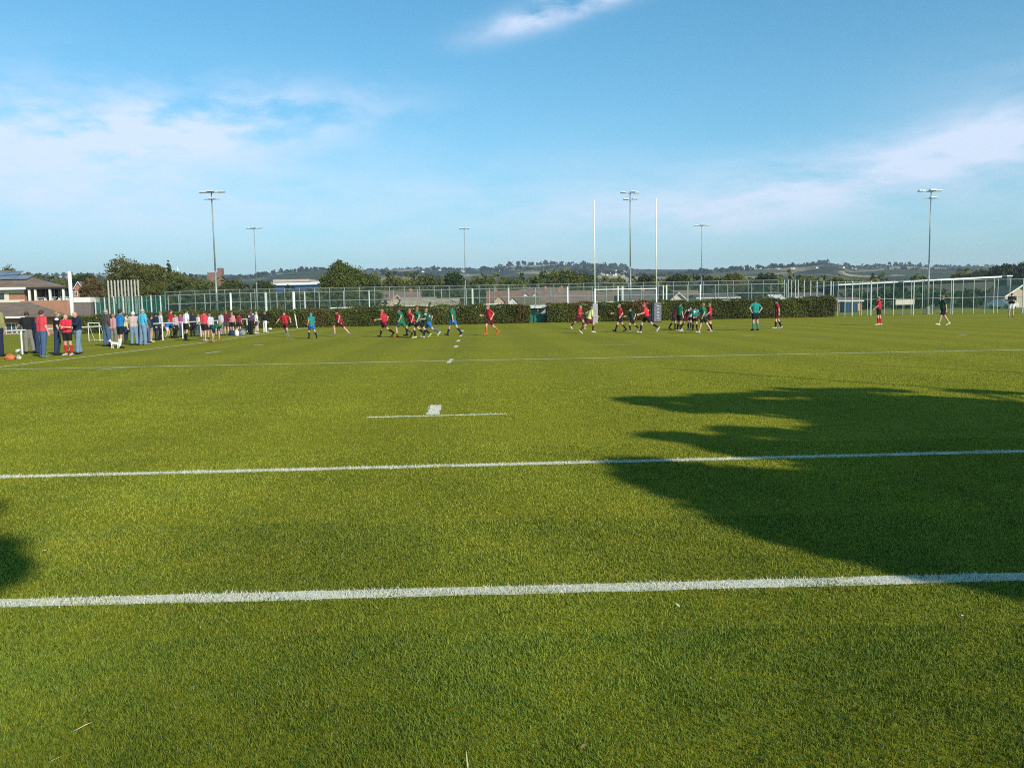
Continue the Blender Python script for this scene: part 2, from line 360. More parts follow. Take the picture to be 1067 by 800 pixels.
# ---------------------------------------------------------------- foliage
def leaf_cloud(lobes, n_clump, per, clump_r, size, shell=.55, seed=0, flat=1.0):
    """lobes (cx,cy,cz,rx,ry,rz): leaf quads in clumps through the lobes; returns verts, faces, clump id"""
    g = np.random.default_rng(seed); L = np.array(lobes, float); vol = (L[:, 3]*L[:, 4]*L[:, 5])**.66
    pick = g.choice(len(L), n_clump, p=vol/vol.sum()); d = g.normal(size=(n_clump, 3)); d /= np.linalg.norm(d, axis=1)[:, None]
    rr = g.uniform(shell, 1.05, (n_clump, 1)); C = L[pick, :3]+d*rr*L[pick, 3:]
    cr = clump_r*g.uniform(.5, 1.4, (n_clump, 1)); C = np.repeat(C, per, 0); cr = np.repeat(cr, per, 0); n = len(C)
    o = g.normal(size=(n, 3)); o /= np.linalg.norm(o, axis=1)[:, None]; P = C+o*cr*g.uniform(.2, 1, (n, 1))**.5*np.array([1, 1, flat])
    a = g.normal(size=(n, 3)); a /= np.linalg.norm(a, axis=1)[:, None]; b = np.cross(a, g.normal(size=(n, 3))); b /= np.linalg.norm(b, axis=1)[:, None]
    s = size*g.uniform(.6, 1.4, (n, 1)); a *= s; b *= s*.7
    V = np.stack([P-a, P-b*.9, P+a, P+b], 1).reshape(-1, 3); F = np.arange(4*n).reshape(n, 4)
    return V, F, np.repeat(np.arange(n_clump), per)
def crown_mesh(name, lobes, n_clump, per, clump_r, size, base, base2, seed=0, shell=.5, flat=.8, bright=.35):
    V, F, cid = leaf_cloud(lobes, n_clump, per, clump_r, size, shell, seed, flat); g = np.random.default_rng(seed+99)
    k = g.uniform(0, 1, (n_clump, 1)); t = np.array(base)*(1-k)+np.array(base2)*k; t = t[cid]*g.uniform(1-bright, 1+bright, (len(F), 1))
    return np_mesh(name, V, F, LEAF, t)
LEAF = mat('leaf', (1, 1, 1), .8, 0.0, 2, tint=True, trans=.18, spec=.2)
BARK = mat('bark', (.10, .075, .05), .9, .3, 4, bump=.5)
def lobes_round(H, R, n, seed, low=.30):
    g = random.Random(seed); out = [(0, 0, H*.62, R*.72, R*.72, H*.30)]
    for i in range(n):
        a = g.uniform(0, 6.28); zf = g.uniform(low, .9); rr = R*(.62 if zf < .7 else .38)*g.uniform(.7, 1.1)
        s = R*g.uniform(.30, .5); out.append((math.cos(a)*rr, math.sin(a)*rr, H*zf, s, s, s*g.uniform(.7, .95)))
    return out
def lobes_cone(H, R, n, seed):
    g = random.Random(seed); out = []
    for i in range(n):
        zf = (i+.5)/n; rr = R*(1-zf)**.75; a = g.uniform(0, 6.28)
        out.append((math.cos(a)*rr*.25, math.sin(a)*rr*.25, H*(.12+.86*zf), rr*.8+.12, rr*.8+.12, H/n*1.1))
    return out
OAK1, OAK2 = (.095, .110, .024), (.170, .150, .036)
DG1, DG2 = (.036, .056, .018), (.078, .092, .026)
MG1, MG2 = (.072, .105, .024), (.160, .165, .038)
BR1, BR2 = (.10, .08, .03), (.20, .12, .045)
def tree(name, label, px, Y, wpx, topy, c1, c2, seed, shape='round', cat='tree', group='trees behind the sports ground', dens=1.0, z0=None, low=.15):
    """tree standing at distance Y; width and top taken from the photograph"""
    x = xat(px, Y); zg = float(height(x, Y)) if z0 is None else z0; R = wpx/2*(1.12 if Y > 180 else 1.0)*Y/FPX; H = at(px, topy, Y).z - zg
    t = thing(name, label, cat, (x, Y, zg), 0, group)
    lb = lobes_round(H, R, 13, seed, low) if shape == 'round' else lobes_cone(H, R, 12, seed)
    if shape == 'round':
        for (dx_, hz_, r_) in ((-.45, .5, .5), (.45, .5, .5), (0, .78, .52)): lb.append((dx_*R, 0, hz_*H, R*r_, R*r_, H*.2))
    A_ = np.array(lb); kz = H/(A_[:, 2]+A_[:, 5]).max()*.97; kx = R/(np.abs(A_[:, 0])+A_[:, 3]).max()
    lb = [(a*kx, b*kx, c*kz, d*kx, e*kx, f*kz) for a, b, c, d, e, f in lb]
    s = .0017*Y*.55; area = R*H; n = int(min(1300, max(220, area*40*(150/Y)**.7))*dens)
    link('crown', crown_mesh('crown', lb, n, 15, R*.13 if shape == 'round' else R*.22, max(.10, s), c1, c2, seed), t)
    m = MB(); m.tube((0, 0, -.2), (0, 0, H*.55), R*.07+.1, R*.03+.05)
    g = random.Random(seed)
    for i in range(6):
        a = g.uniform(0, 6.28); m.tube((0, 0, H*g.uniform(.2, .45)), (math.cos(a)*R*.6, math.sin(a)*R*.6, H*g.uniform(.5, .8)), R*.03+.04, .03, 6)
    m.build('trunk', BARK, t); return t
TR = [
 ('broadleaf_tree', 'large round olive green tree behind the tall grey poles', 137, 165, 66, 266, OAK1, OAK2, 1, 'round', 1.6),
 ('broadleaf_tree', 'round olive tree joined to the right of the largest left tree', 161, 172, 36, 273, OAK1, OAK2, 2, 'round', 1.2),
 ('conifer_tree', 'narrow pointed dark conifer beside the large olive tree', 178, 176, 13, 268, DG1, MG1, 3, 'cone', 1),
 ('broadleaf_tree', 'bushy green tree right under the narrow conifer', 186, 160, 40, 281, OAK1, MG2, 4, 'round', 1),
 ('broadleaf_tree', 'orange brown autumn tree left of the tall grey poles', 97, 158, 28, 286, BR1, BR2, 5, 'round', 1),
 ('broadleaf_tree', 'green tree showing above the clubhouse solar roof', 11, 175, 40, 275.5, MG1, MG2, 6, 'round', 1),
 ('broadleaf_tree', 'low dark tree line clump beyond the clubhouse terrace', 45, 230, 42, 283, DG1, OAK1, 7, 'round', 1),
 ('broadleaf_tree', 'small dark tree right of the white post', 88, 240, 36, 282, DG1, OAK1, 8, 'round', 1),
 ('broadleaf_tree', 'yellow green tree left of the first tall floodlight', 207, 190, 34, 288, OAK1, MG2, 9, 'round', 1),
 ('broadleaf_tree', 'dark green tree just right of the first tall floodlight', 243, 185, 38, 288, DG1, OAK2, 10, 'round', 1),
 ('broadleaf_tree', 'dull green tree around the second floodlight column', 272, 190, 34, 291, DG1, OAK1, 11, 'round', 1),
 ('broadleaf_tree', 'big bright green tree with ragged crown right of the blue warehouse', 355, 150, 52, 269.5, MG1, MG2, 12, 'round', 1.8),
 ('broadleaf_tree', 'lower green shoulder tree right of the big ragged tree', 381, 160, 36, 283, MG1, OAK1, 13, 'round', 1.2),
 ('broadleaf_tree', 'green tree in the belt above the pale pink gable', 410, 235, 34, 286, MG1, OAK2, 14, 'round', 1.2),
 ('broadleaf_tree', 'mid green tree in the belt left of the third floodlight', 440, 230, 36, 284.5, DG1, MG2, 15, 'round', 1.2),
 ('broadleaf_tree', 'taller dark green tree touching the third floodlight column', 473, 228, 30, 281, DG1, MG1, 16, 'round', 1.2),
 ('broadleaf_tree', 'light green tree right of the third floodlight column', 501, 232, 34, 286, MG1, MG2, 17, 'round', 1.2),
 ('broadleaf_tree', 'yellowish green tree in the belt above the terracotta roofs', 536, 225, 40, 287, MG1, MG2, 18, 'round', 1.2),
 ('broadleaf_tree', 'tall full green tree left of the left goal post', 585, 215, 46, 279, MG1, MG2, 19, 'round', 1.4),
 ('broadleaf_tree', 'green tree crossing behind the left goal post', 612, 220, 30, 283, MG1, OAK1, 20, 'round', 1.2),
 ('broadleaf_tree', 'low yellow green tree between the goal posts', 640, 240, 34, 289, MG1, OAK2, 21, 'round', 1),
 ('broadleaf_tree', 'dark rounded tree beside the floodlight between the posts', 672, 250, 30, 285, DG1, DG2, 22, 'round', 1),
 ('broadleaf_tree', 'dark green tree right of the right goal post', 707, 245, 26, 284, DG1, DG2, 23, 'round', 1.1),
 ('broadleaf_tree', 'dark tree at the foot of the fifth floodlight', 741, 250, 30, 286.5, DG1, DG2, 24, 'round', 1),
 ('broadleaf_tree', 'brownish green tree right of the fifth floodlight', 765, 245, 32, 283, OAK1, OAK2, 25, 'round', 1.1),
 ('broadleaf_tree', 'dark full tree behind the arms-on-hips player', 797, 248, 36, 283.5, DG1, DG2, 26, 'round', 1.1),
 ('broadleaf_tree', 'flat topped olive tree right of the last full hedge trees', 838, 250, 40, 286.5, OAK1, OAK2, 27, 'round', 1),
 ('broadleaf_tree', 'flat olive brown tree left of the long white roof', 874, 255, 40, 288, OAK1, OAK2, 28, 'round', 1),
 ('conifer_tree', 'small dark conifer standing above the long white roof', 909, 300, 13, 284, DG1, DG2, 29, 'cone', 1),
 ('broadleaf_tree', 'dark tree descending from the wooded rise at right', 1015, 420, 40, 281, DG1, DG2, 30, 'round', 1.2),
 ('broadleaf_tree', 'dark rounded tree on the wooded rise at right', 1040, 400, 34, 273, DG1, DG2, 31, 'round', 1.3),
 ('broadleaf_tree', 'dark tree at the far right edge of the rise', 1064, 395, 34, 271, DG1, DG2, 32, 'round', 1.3),
 ('broadleaf_tree', 'dark green tree behind the right hand court fence', 1003, 158, 44, 303, DG1, MG1, 33, 'round', 1),
 ('broadleaf_tree', 'green bushy tree behind the sixth floodlight column', 955, 158, 50, 303, DG1, MG1, 34, 'round', 1),
 ('broadleaf_tree', 'dark low tree left of the white gabled building', 1034, 160, 36, 301, DG1, DG2, 35, 'round', 1),
]
for (nm, lb, px, Y, wpx, ty, c1, c2, sd, shp, dn) in TR: tree(nm, lb, px, Y, wpx, ty, c1, c2, sd, shp, dens=dn)

def mass(name, label, spans, c1, c2, seed, dens=1.0, cat='woodland'):
    """far-off wood read as one mass: spans of (px0, px1, distance, top row 0, top row 1, height, lobe px); rooted on the ground when no top row is given"""
    g = random.Random(seed); Vs, Fs, Ts, nv_ = [], [], [], 0
    for q_, (p0, p1, Y, y0, y1, H, lw) in enumerate(spans):
        n = max(2, int((p1-p0)/(lw*(.8 if Y < 600 else .45)))); lobes = []
        for i in range(n+1):
            f = (i+g.uniform(-.4, .4))/n; px = p0+(p1-p0)*f; YY = Y*(g.uniform(.975, 1.03) if Y < 2900 else g.uniform(.99, 1.004)); r = lw*YY/FPX*g.uniform(.55, 1.05)*(1 if Y < 600 else 1.5); x = xat(px, YY); zg = float(height(x, YY))
            if y0 is None: top = zg+H*g.uniform(.5, .8); bot = zg
            else: top = at(px, y0+(y1-y0)*f+g.uniform(-.7, 1.3)*(1 if Y < 2900 else .5), YY).z; bot = max(zg, top-H)
            lobes.append((x, YY, (top+bot)/2, r, r, max(1.0, (top-bot)/2)))
        size = max(.28, Y*.0034) if Y < 600 else Y*.0019; area = (p1-p0)*Y/FPX*H; nc_ = max(30, int(dens*area/(size*size)*.55/9*2.2))
        V, F, cid = leaf_cloud(lobes, nc_, 9, size*(2.0 if Y < 600 else 1.2), size, .35, seed+q_, .8); gg = np.random.default_rng(seed+q_)
        k = gg.uniform(0, 1, (nc_, 1)); t = (np.array(c1)*(1-k)+np.array(c2)*k)[cid]*gg.uniform(.7, 1.3, (len(F), 1))
        Vs.append(V); Fs.append(F+nv_); Ts.append(t); nv_ += len(V)
    tag(link(name, np_mesh(name, np.concatenate(Vs), np.concatenate(Fs), LEAF, np.concatenate(Ts))), label, cat, kind='stuff')
mass('undergrowth', 'belt of dark shrubs and close trees beyond the court fence', [(168, 345, 150, 297, 301, 6.0, 9), (345, 395, 155, 299, 300, 5, 8), (425, 520, 190, 299, 299, 6, 8), (890, 1090, 158, 302, 301, 5.5, 9), (622, 700, 205, 300, 297, 6, 8), (740, 830, 215, 299, 298, 6, 8)], DG1, DG2, 41, 3.0)
mass('tree_belt', 'continuous belt of green treetops filling between the single trees', [(185, 268, 210, 291, 292, 9, 10), (268, 345, 210, 303, 303, 6, 8), (380, 520, 262, 285.8, 286.2, 14, 12), (520, 600, 262, 287, 284, 14, 12), (600, 640, 262, 287, 288, 13, 11), (640, 700, 290, 288.5, 288, 12, 9), (700, 870, 290, 286.5, 286, 13, 11), (860, 915, 300, 289.5, 291, 10, 9), (915, 1010, 420, 288, 290, 16, 9), (1000, 1090, 430, 282, 274, 34, 10), (20, 110, 300, 287, 289, 12, 10)], OAK1, MG2, 42, 5.0)
mass('hill_wood', 'dark woods capping the distant ridge and lining its fields', [(522, 598, 3170, 278.3, 278.0, 22, 5), (598, 650, 3180, 276.2, 276.2, 26, 5), (425, 500, 3160, 280.2, 281.0, 16, 4), (385, 425, 3160, 281, 282, 14, 4), (815, 845, 3170, 279.0, 278.3, 14, 4), (845, 880, 3170, 276.0, 277.5, 18, 4), (880, 1010, 3180, 280.6, 279.0, 14, 4), (270, 330, 3000, 286, 282, 20, 3), (330, 400, 3000, 282, 283, 14, 3), (190, 270, 3000, 288, 288, 10, 3), (1000, 1100, 3160, 277.4, 276, 12, 3),
    (440, 620, 2450, None, None, 15, 4), (500, 640, 2100, None, None, 14, 4), (655, 760, 2250, None, None, 13, 4), (760, 1000, 2350, None, None, 14, 5), (800, 990, 2650, None, None, 15, 5), (600, 1000, 1700, None, None, 13, 5), (400, 620, 1500, None, None, 12, 5), (930, 1020, 1900, None, None, 14, 5), (190, 212, 900, 284, 286, 18, 6), (20, 120, 1700, None, None, 16, 5), (30, 110, 2500, 285, 286, 25, 5), (200, 340, 1900, None, None, 16, 5)], (.026, .036, .022), (.042, .054, .028), 43, 2.2)

# ---------------------------------------------------------------- hedges
def hedge(label, px0, Y0, h0, px1, Y1, h1, seed, brown=()):
    A = Vector((xat(px0, Y0), Y0, 0)); B = Vector((xat(px1, Y1), Y1, 0)); d = B-A; L = d.length; d.normalize(); nm = Vector((-d.y, d.x, 0)); th = 1.1
    g = np.random.default_rng(seed); n = int(L*1350); u = g.uniform(0, L, n); s = g.uniform(0, 1, n); H = h0+(h1-h0)*u/L+.07*np.sin(u*1.3+np.sin(u*.31)*3)+.05*np.sin(u*3.1+2)+.05*np.sin(u*.23)
    zz = float(height(A.x, A.y)*.5+height(B.x, B.y)*.5); k = s < .62
    z = np.where(k, g.uniform(.02, 1, n)**.9*H, H+g.normal(0, .045, n)+np.where(g.uniform(0, 1, n) < .04, g.uniform(0, .22, n), 0)); off = np.where(k, -th/2+g.normal(0, .07, n)+.10*np.sin(u*2.3+z*2), g.uniform(-th/2, th/2, n))
    base = np.array(A)[None, :2]+u[:, None]*np.array(d)[None, :2]+off[:, None]*np.array(nm)[None, :2]
    gz = height(base[:, 0], base[:, 1]); P = np.stack([base[:, 0], base[:, 1], z+gz], -1)
    a = g.normal(size=(n, 3)); a /= np.linalg.norm(a, axis=1)[:, None]; b = np.cross(a, g.normal(size=(n, 3))); b /= np.linalg.norm(b, axis=1)[:, None]
    sz = g.uniform(.035, .085, (n, 1)); a *= sz; b *= sz*.8; V = np.stack([P-a, P-b, P+a, P+b], 1).reshape(-1, 3)-np.array([A.x, A.y, zz])
    ppx = 533.5+FPX*P[:, 0]/P[:, 1]; r = g.uniform(0, 1, (n, 1)); c = np.array([.060, .078, .016])*(1-r)+np.array([.150, .158, .036])*r
    c = c*(.75+.5*(np.sin(u*.9)*np.sin(u*.37+1)*.5+.5))[:, None]
    c = np.where(g.uniform(0, 1, (n, 1)) < .025, np.array([.14, .085, .045]), c)
    for (b0, b1, st) in brown:
        q = np.exp(-((ppx-(b0+b1)/2)/((b1-b0)/2))**2)*st; c = np.where((g.uniform(0, 1, n) < q)[:, None], np.array([.24, .105, .045])*g.uniform(.6, 1.3, (n, 1)), c)
    o = thing('hedge', label, 'hedge', (A.x, A.y, zz), 0, 'clipped hedges behind the far goal line')
    link('foliage', np_mesh('foliage', V, np.arange(4*n).reshape(n, 4), LEAF, c), o)
    m = MB(); q0, q1 = Vector((0, 0, 0)), d*L; ww = nm*(th/2-.16)
    vs = [q0-ww, q0+ww, q1+ww, q1-ww]; hh = [h0, h0, h1, h1]
    V8 = [(v.x, v.y, -.1+float(height(A.x+v.x, A.y+v.y))-zz) for v in vs]+[(v.x, v.y, h-.13+float(height(A.x+v.x, A.y+v.y))-zz) for v, h in zip(vs, hh)]
    m.add(V8, [(3, 2, 1, 0), (4, 5, 6, 7), (0, 1, 5, 4), (1, 2, 6, 5), (2, 3, 7, 6), (3, 0, 4, 7)]); m.build('stems', mat('hedge_stem', (.030, .028, .012), .95, .3, 2), o)
hedge('long clipped hedge running left of the green dugout', 62, 80, 1.60, 552, 84.5, 1.82, 51, ((320, 344, .38), (250, 262, .2), (537, 552, .3)))
hedge('long clipped hedge running right of the green dugout', 569, 84.5, 1.82, 868, 88.5, 2.0, 52, ((594, 618, .3), (655, 680, .5), (566, 574, .2)))

# ---------------------------------------------------------------- fences
GALV = mat('galvanised_steel', (.28, .31, .295), .45, .10, 3, metal=.25); WHITE = mat('white_paint', (.80, .80, .76), .5, .05, 3); PALEP = mat('pale_post_paint', (.50, .55, .52), .5, .06, 3)
GRN = mat('green_coated_steel', (.10, .26, .20), .5, .1, 3)
def meshmat(name, rgb, a): return mat(name, rgb, .7, .05, 3, alpha=a)
NET = meshmat('weldmesh_green', (.02, .07, .05), .20); NETG = meshmat('netting_teal', (.03, .20, .16), .55); NETP = meshmat('weldmesh_pale', (.16, .20, .18), .10)
def fence(name, label, posts, rails, Yf, topf, pmat, rmat, netm, group='tall court fences', rr=.035, close=True):
    """posts: list of (px, radius, mat or None); Yf(px) distance; topf(px) height above ground"""
    p0 = posts[0][0]; A = Vector((xat(p0, Yf(p0)), Yf(p0), 0)); A.z = float(height(A.x, A.y))
    o = thing(name, label, 'fence', A, 0, group); cache = {}
    def P(px):
        x = xat(px, Yf(px)); return Vector((x, Yf(px), float(height(x, Yf(px)))))-A
    for (px, r, mm) in posts:
        p = P(px); H = topf(px); key = (r, round(H, 1), (mm or pmat).name)
        if key not in cache:
            m = MB(); m.tube((0, 0, -.1), (0, 0, H), r, r, 8); m.tube((0, 0, H), (0, 0, H+.05), r*1.15, r*.5, 8); cache[key] = m.mesh('post', mm or pmat)
        link('post', cache[key], o, p)
    for (frac, th, mm) in rails:
        m = MB()
        for (a, b) in zip(posts[:-1], posts[1:]):
            pa, pb = P(a[0]), P(b[0]); m.tube(pa+Vector((0, 0, topf(a[0])*frac-.03)), pb+Vector((0, 0, topf(b[0])*frac-.03)), th, th, 6)
        m.build('rail', mm or rmat, o)
    if netm:
        m = MB()
        for (a, b) in zip(posts[:-1], posts[1:]):
            pa, pb = P(a[0]), P(b[0]); off = Vector((0, .05, 0)); za, zb = Vector((0, 0, topf(a[0])-.08)), Vector((0, 0, topf(b[0])-.08))
            m.add([pa+off, pb+off, pb+zb+off, pa+za+off], [(0, 1, 2, 3)])
        m.build('mesh_panel', netm, o)
    return o
lin = lambda x0, y0, x1, y1: (lambda px: y0+(y1-y0)*(px-x0)/(x1-x0))
NY = lin(170, 90.5, 1075, 91.5); FY = lambda px: 139.0
thick = {241: (.13, WHITE), 277.5: (.17, PALEP), 306.5: (.18, WHITE), 318: (.10, PALEP), 385: (.09, PALEP), 492.5: (.14, PALEP), 530: (.13, PALEP), 591.5: (.12, WHITE), 644: (.09, WHITE), 648.5: (.17, PALEP), 691: (.07, WHITE), 694.5: (.10, WHITE), 729.5: (.09, WHITE)}
npos = [(px, .055, None) for px in (176, 187, 214, 262, 289, 333, 358.5, 410, 435.5, 460.4, 486, 510, 558, 574, 617, 632, 668, 716, 745, 758, 783, 803, 819)]
npos += [(k, v[0]*.8, v[1]) for k, v in thick.items()]; npos.sort(key=lambda q: q[0])
fence('court_fence', 'near green and galvanised court fence standing behind the hedges', npos, ((1.0, .045, None), (.74, .032, None)), NY, lambda px: 3.66, GALV, GALV, NET)
fpos = [(px, .06, None) for px in np.arange(173, 823, 15.55)]
fence('court_fence', 'taller far court fence with thin posts seen above the nearer fence', fpos, ((1.0, .05, None), (.62, .03, None)), FY, lambda px: 5.3, GALV, GALV, NETP)
rp = [(868, .06), (873, .06), (880.5, .07), (888, .13), (895.5, .05), (898, .05), (904, .05), (907.5, .14), (914, .05), (921.5, .06), (931, .08), (941, .055), (949.5, .06), (952, .11), (961, .07), (963, .05), (972, .07), (980, .055), (991, .06), (993, .09), (1003, .055), (1014.5, .06), (1026.5, .06), (1035.5, .06), (1039.5, .06), (1052, .06), (1066, .12), (1082, .06)]
fence('court_fence', 'right hand white posted court fence reaching down to open grass', [(a, b*.55, PALEP) for a, b in rp], ((1.0, .03, GALV), (.485, .03, GALV)), NY, lambda px: 3.72, PALEP, GALV, meshmat('weldmesh_right', (.02, .09, .07), .20))
sp_ = [(px, .075, PALEP) for px in (817, 821, 824.6, 828.6, 831.5, 837.7, 844.4, 851, 858, 865.5)]
fence('side_fence', 'receding side fence of close pale posts right of the arms-on-hips player', sp_, ((1.0, .04, None), (.8, .03, None)), lin(817, 139, 868, 93), lin(817, 5.3, 868, 3.8), PALEP, GALV, NETP)
gpos = [(100+4.85*i, .06 if i % 2 else .09, GRN if i % 2 else PALEP) for i in range(16)]
fence('netting_fence', 'teal netted enclosure fence behind the left spectators', gpos, ((1.0, .05, GALV), (.86, .03, GALV)), lin(100, 112, 175, 104), lin(100, 4.4, 175, 4.0), GALV, GRN, NETG)
ppos = [(114.5+3.45*i, .11, mat('weathered_pole', (.42, .40, .36), .7, .15, 3)) for i in range(10)]
fence('tall_net_poles', 'row of ten tall grey poles rising over the teal netting', ppos, (), lin(114, 110, 146, 114), lambda px: 6.5, GALV, GALV, None, group=None)

# ---------------------------------------------------------------- floodlights
LAMPC = mat('lamp_casing', (.72, .74, .74), .35, .05, 2, metal=.3); LENS = mat('lamp_glass', (.03, .035, .04), .15, .1, 2, spec=.6)
def floodlight(label, px, Y, topy, wpx, kind, r=.13):
    x = xat(px, Y); zg = float(height(x, Y)); H = at(px, topy, Y).z-zg
    o = thing('floodlight', label, 'floodlight', (x, Y, zg), 0, 'tall floodlight columns around the pitches')
    m = MB(); m.tube((0, 0, .9), (0, 0, H*.42), r*.85, r*.6, 12); m.tube((0, 0, H*.42), (0, 0, H), r*.52, r*.34, 12); m.build('column', GALV, o, True)
    m = MB(); m.tube((0, 0, -.1), (0, 0, .9), r*1.35, r*1.3, 12); m.tube((0, 0, .02), (0, 0, .08), r*2.3, r*2.3, 12); m.build('base', GALV, o)
    wm = wpx*Y/FPX; m = MB(); m.box((0, 0, H-.05), (wm*.9, .07, .07))
    if kind > 1: m.box((0, 0, H-.75), (wm*.6, .07, .07))
    m.build('crossarm', GALV, o)
    hw = wm/3*.86; sp = [(-wm/2+hw/2, H+.12, 1), (0, H+.12, 1), (wm/2-hw/2, H+.12, 1)]
    if kind == 2: sp += [(-.05+hw*.2, H-.68, 0)]
    if kind == 3: sp = [(-wm/2+hw/2, H+.12, 1), (wm*.12, H+.12, 1), (wm/2-hw/2, H+.05, 1), (-wm*.24, H-.75, 0), (wm*.24, H-.70, 0)]
    for i, (lx, lz, up) in enumerate(sp):
        m = MB(); dy = -.32 if up == 0 or i == 1 else .25
        m.box((lx, dy, lz), (hw, .55, .15), 0, 0, (.82, .7)); m.box((lx, dy*.3, lz-.02), (.12, .3, .1)); h = m.build('lamp_head', LAMPC, o)
        m = MB(); m.box((lx, dy-.02, lz-.09), (hw*.88, .46, .03)); m.build('lens', LENS, h)
floodlight('tall floodlight behind the spectators with white triple lamp head', 226.5, 92, 200.5, 27, 2, .17)
floodlight('shorter distant floodlight with flat triple head right of the first', 268.5, 133, 238, 17, 1)
floodlight('distant slim floodlight above the boys near the middle of the photo', 485.5, 140, 238.5, 11, 1)
floodlight('tall floodlight with a double row of lamps between the goal posts', 657, 98, 201, 19.5, 3, .16)
floodlight('distant floodlight right of the goal posts above the huddle', 731, 142, 235, 16, 1)
floodlight('tall floodlight standing at the right hand fence', 967, 91, 199.5, 24, 2, .14)

# ---------------------------------------------------------------- rugby posts
def rugby_posts(label, P0, P1, H, bar, pads, padr=.26):
    """P0, P1 ground points of the uprights"""
    c = (P0+P1)/2; o = thing('rugby_posts', label, 'goal posts', c, 0, 'rugby goal posts')
    for P, pm in ((P0, pads[0]), (P1, pads[1])):
        q = P-c; m = MB(); m.tube(q+Vector((0, 0, -.05)), q+Vector((0, 0, 3.2)), .075, .065, 12); m.tube(q+Vector((0, 0, 3.2)), q+Vector((0, 0, H)), .062, .045, 12); m.build('upright', WHITE, o, True)
        pd = MB(); rr = pm[1]; pd.box(q+Vector((0, 0, .92)), (rr*2, .5, 1.8), 0, 0, (.96, .96)); po = pd.build('post_pad', pm[0], o)
        if pm[2]:
            s = MB(); s.box(q+Vector((rr*.18, -.265, .92)), (rr*1.5, .03, 1.74)); s.build('pad_panel', mat('pad_grey', (.12, .12, .15), .7, .35, 5, rgb2=(.17, .17, .2)), po)
            s = MB()
            for i, zz in enumerate((.35, .62, .9, 1.2, 1.5)): s.box(q+Vector((rr*.25, -.285, zz)), (rr*(.4 if i % 2 else .55), .012, .08))
            s.build('pad_print', mat('pad_print_white', (.50, .50, .52), .7, .1, 4), po)
            s = MB(); s.box(q+Vector((0, 0, 1.38)), (rr*2.06, .52, .06)); s.build('pad_strap', mat('dark_strap', (.03, .03, .04), .7), po)
    m = MB(); m.tube(P0-c+Vector((0, 0, bar)), P1-c+Vector((0, 0, bar)), .05, .05, 10); m.build('crossbar', WHITE, o)
GP0 = Vector((xat(620, 77.5), 77.5, 0)); GP1 = Vector((xat(684, 77.5), 77.5, 0))
rugby_posts('far white rugby posts with padded uprights in front of the hedge', GP0, GP1, 11.3, 3.1,
            ((mat('pad_pale', (.33, .33, .35), .7, .2, 4), .24, False), (mat('pad_navy', (.02, .022, .05), .7, .2, 4), .44, True)))
rugby_posts('near rugby posts on the goal line beside the camera, outside the frame', Vector((15.9, 4.6, 0)), Vector((21.5, 4.3, 0)), 11.3, 3.1,
            ((mat('pad_navy', (.02, .022, .05), .7), .24, False), (MATS['pad_navy'], .24, False)))

# ---------------------------------------------------------------- foreground shadow casting trees (beside and behind the camera)
K = 1/math.tan(SUN_EL); sd = Vector((-math.sin(SUN_AZ), -math.cos(SUN_AZ)))
def shadow_tree(label, base, H, pts, trunk_r, seed, c1=MG1, c2=MG2, leaf=.10, per=90, gaps=()):
    """crown lobes are hung on real limbs round the trunk; each lobe (gx, gy, rx, rz) lies on the sun line of ground point gx, gy"""
    t = thing('broadleaf_tree', label, 'tree', (base[0], base[1], 0), 0, 'trees standing beside the near pitch'); g = random.Random(seed); lobes = []
    m = MB(); m.tube((0, 0, -.1), (0, 0, H*.75), trunk_r, trunk_r*.35, 12)
    for (gx, gy, rx, rz) in pts:
        q = (Vector((gx, gy))-Vector(base)); along = q.dot(sd); hgt = max(1.9, min(H, along/K+g.uniform(-.35, .35)))
        p = Vector((gx, gy))-sd*K*hgt-Vector(base); lobes.append((p.x, p.y, hgt, rx, rx if rz > .08 else rz*1.6, rz))
        m.tube((0, 0, max(1.3, hgt*.6)), (p.x, p.y, hgt), trunk_r*.35, .03, 6)
    m.build('trunk', BARK, t, True)
    V, F, cid = leaf_cloud(lobes, int(len(lobes)*26), per, .30, leaf, .25, seed, .8); gg = np.random.default_rng(seed)
    Pq = V.reshape(-1, 4, 3).mean(1); gx_, gy_ = Pq[:, 0]+base[0]+sd.x*K*Pq[:, 2], Pq[:, 1]+base[1]+sd.y*K*Pq[:, 2]; keep = np.ones(len(F), bool)
    for (hx, hy, ra_, rb_) in gaps:                       # openings in the crown, along the sun line of these ground points
        c_ = ground(hx, hy); d2_ = ((gx_-c_.x)/(ra_+.35))**2+((gy_-c_.y+.10*(gx_-c_.x))/(rb_*.35+.13))**2; keep &= gg.uniform(0, 1, len(F)) > 1.45*np.exp(-d2_)*(.75+.35*np.sin(gy_*31+4*np.sin(gx_*2.1)))
    nz = np.sin(gy_*9.0+np.sin(gx_*1.9)*2.2)*np.sin(gy_*4.3+gx_*1.3+1); keep &= gg.uniform(0, 1, len(F)) > np.clip(nz-.35, 0, 1)*.9
    V = V.reshape(-1, 4, 3)[keep].reshape(-1, 3); F = np.arange(len(V)).reshape(-1, 4)
    k = gg.uniform(0, 1, (len(F), 1)); link('crown', np_mesh('crown', V, F, LEAF, np.array(c1)*(1-k)+np.array(c2)*k), t)
pts = []
gg_ = random.Random(5)
def G(px, py): p = ground(px, py); return (p.x, p.y)
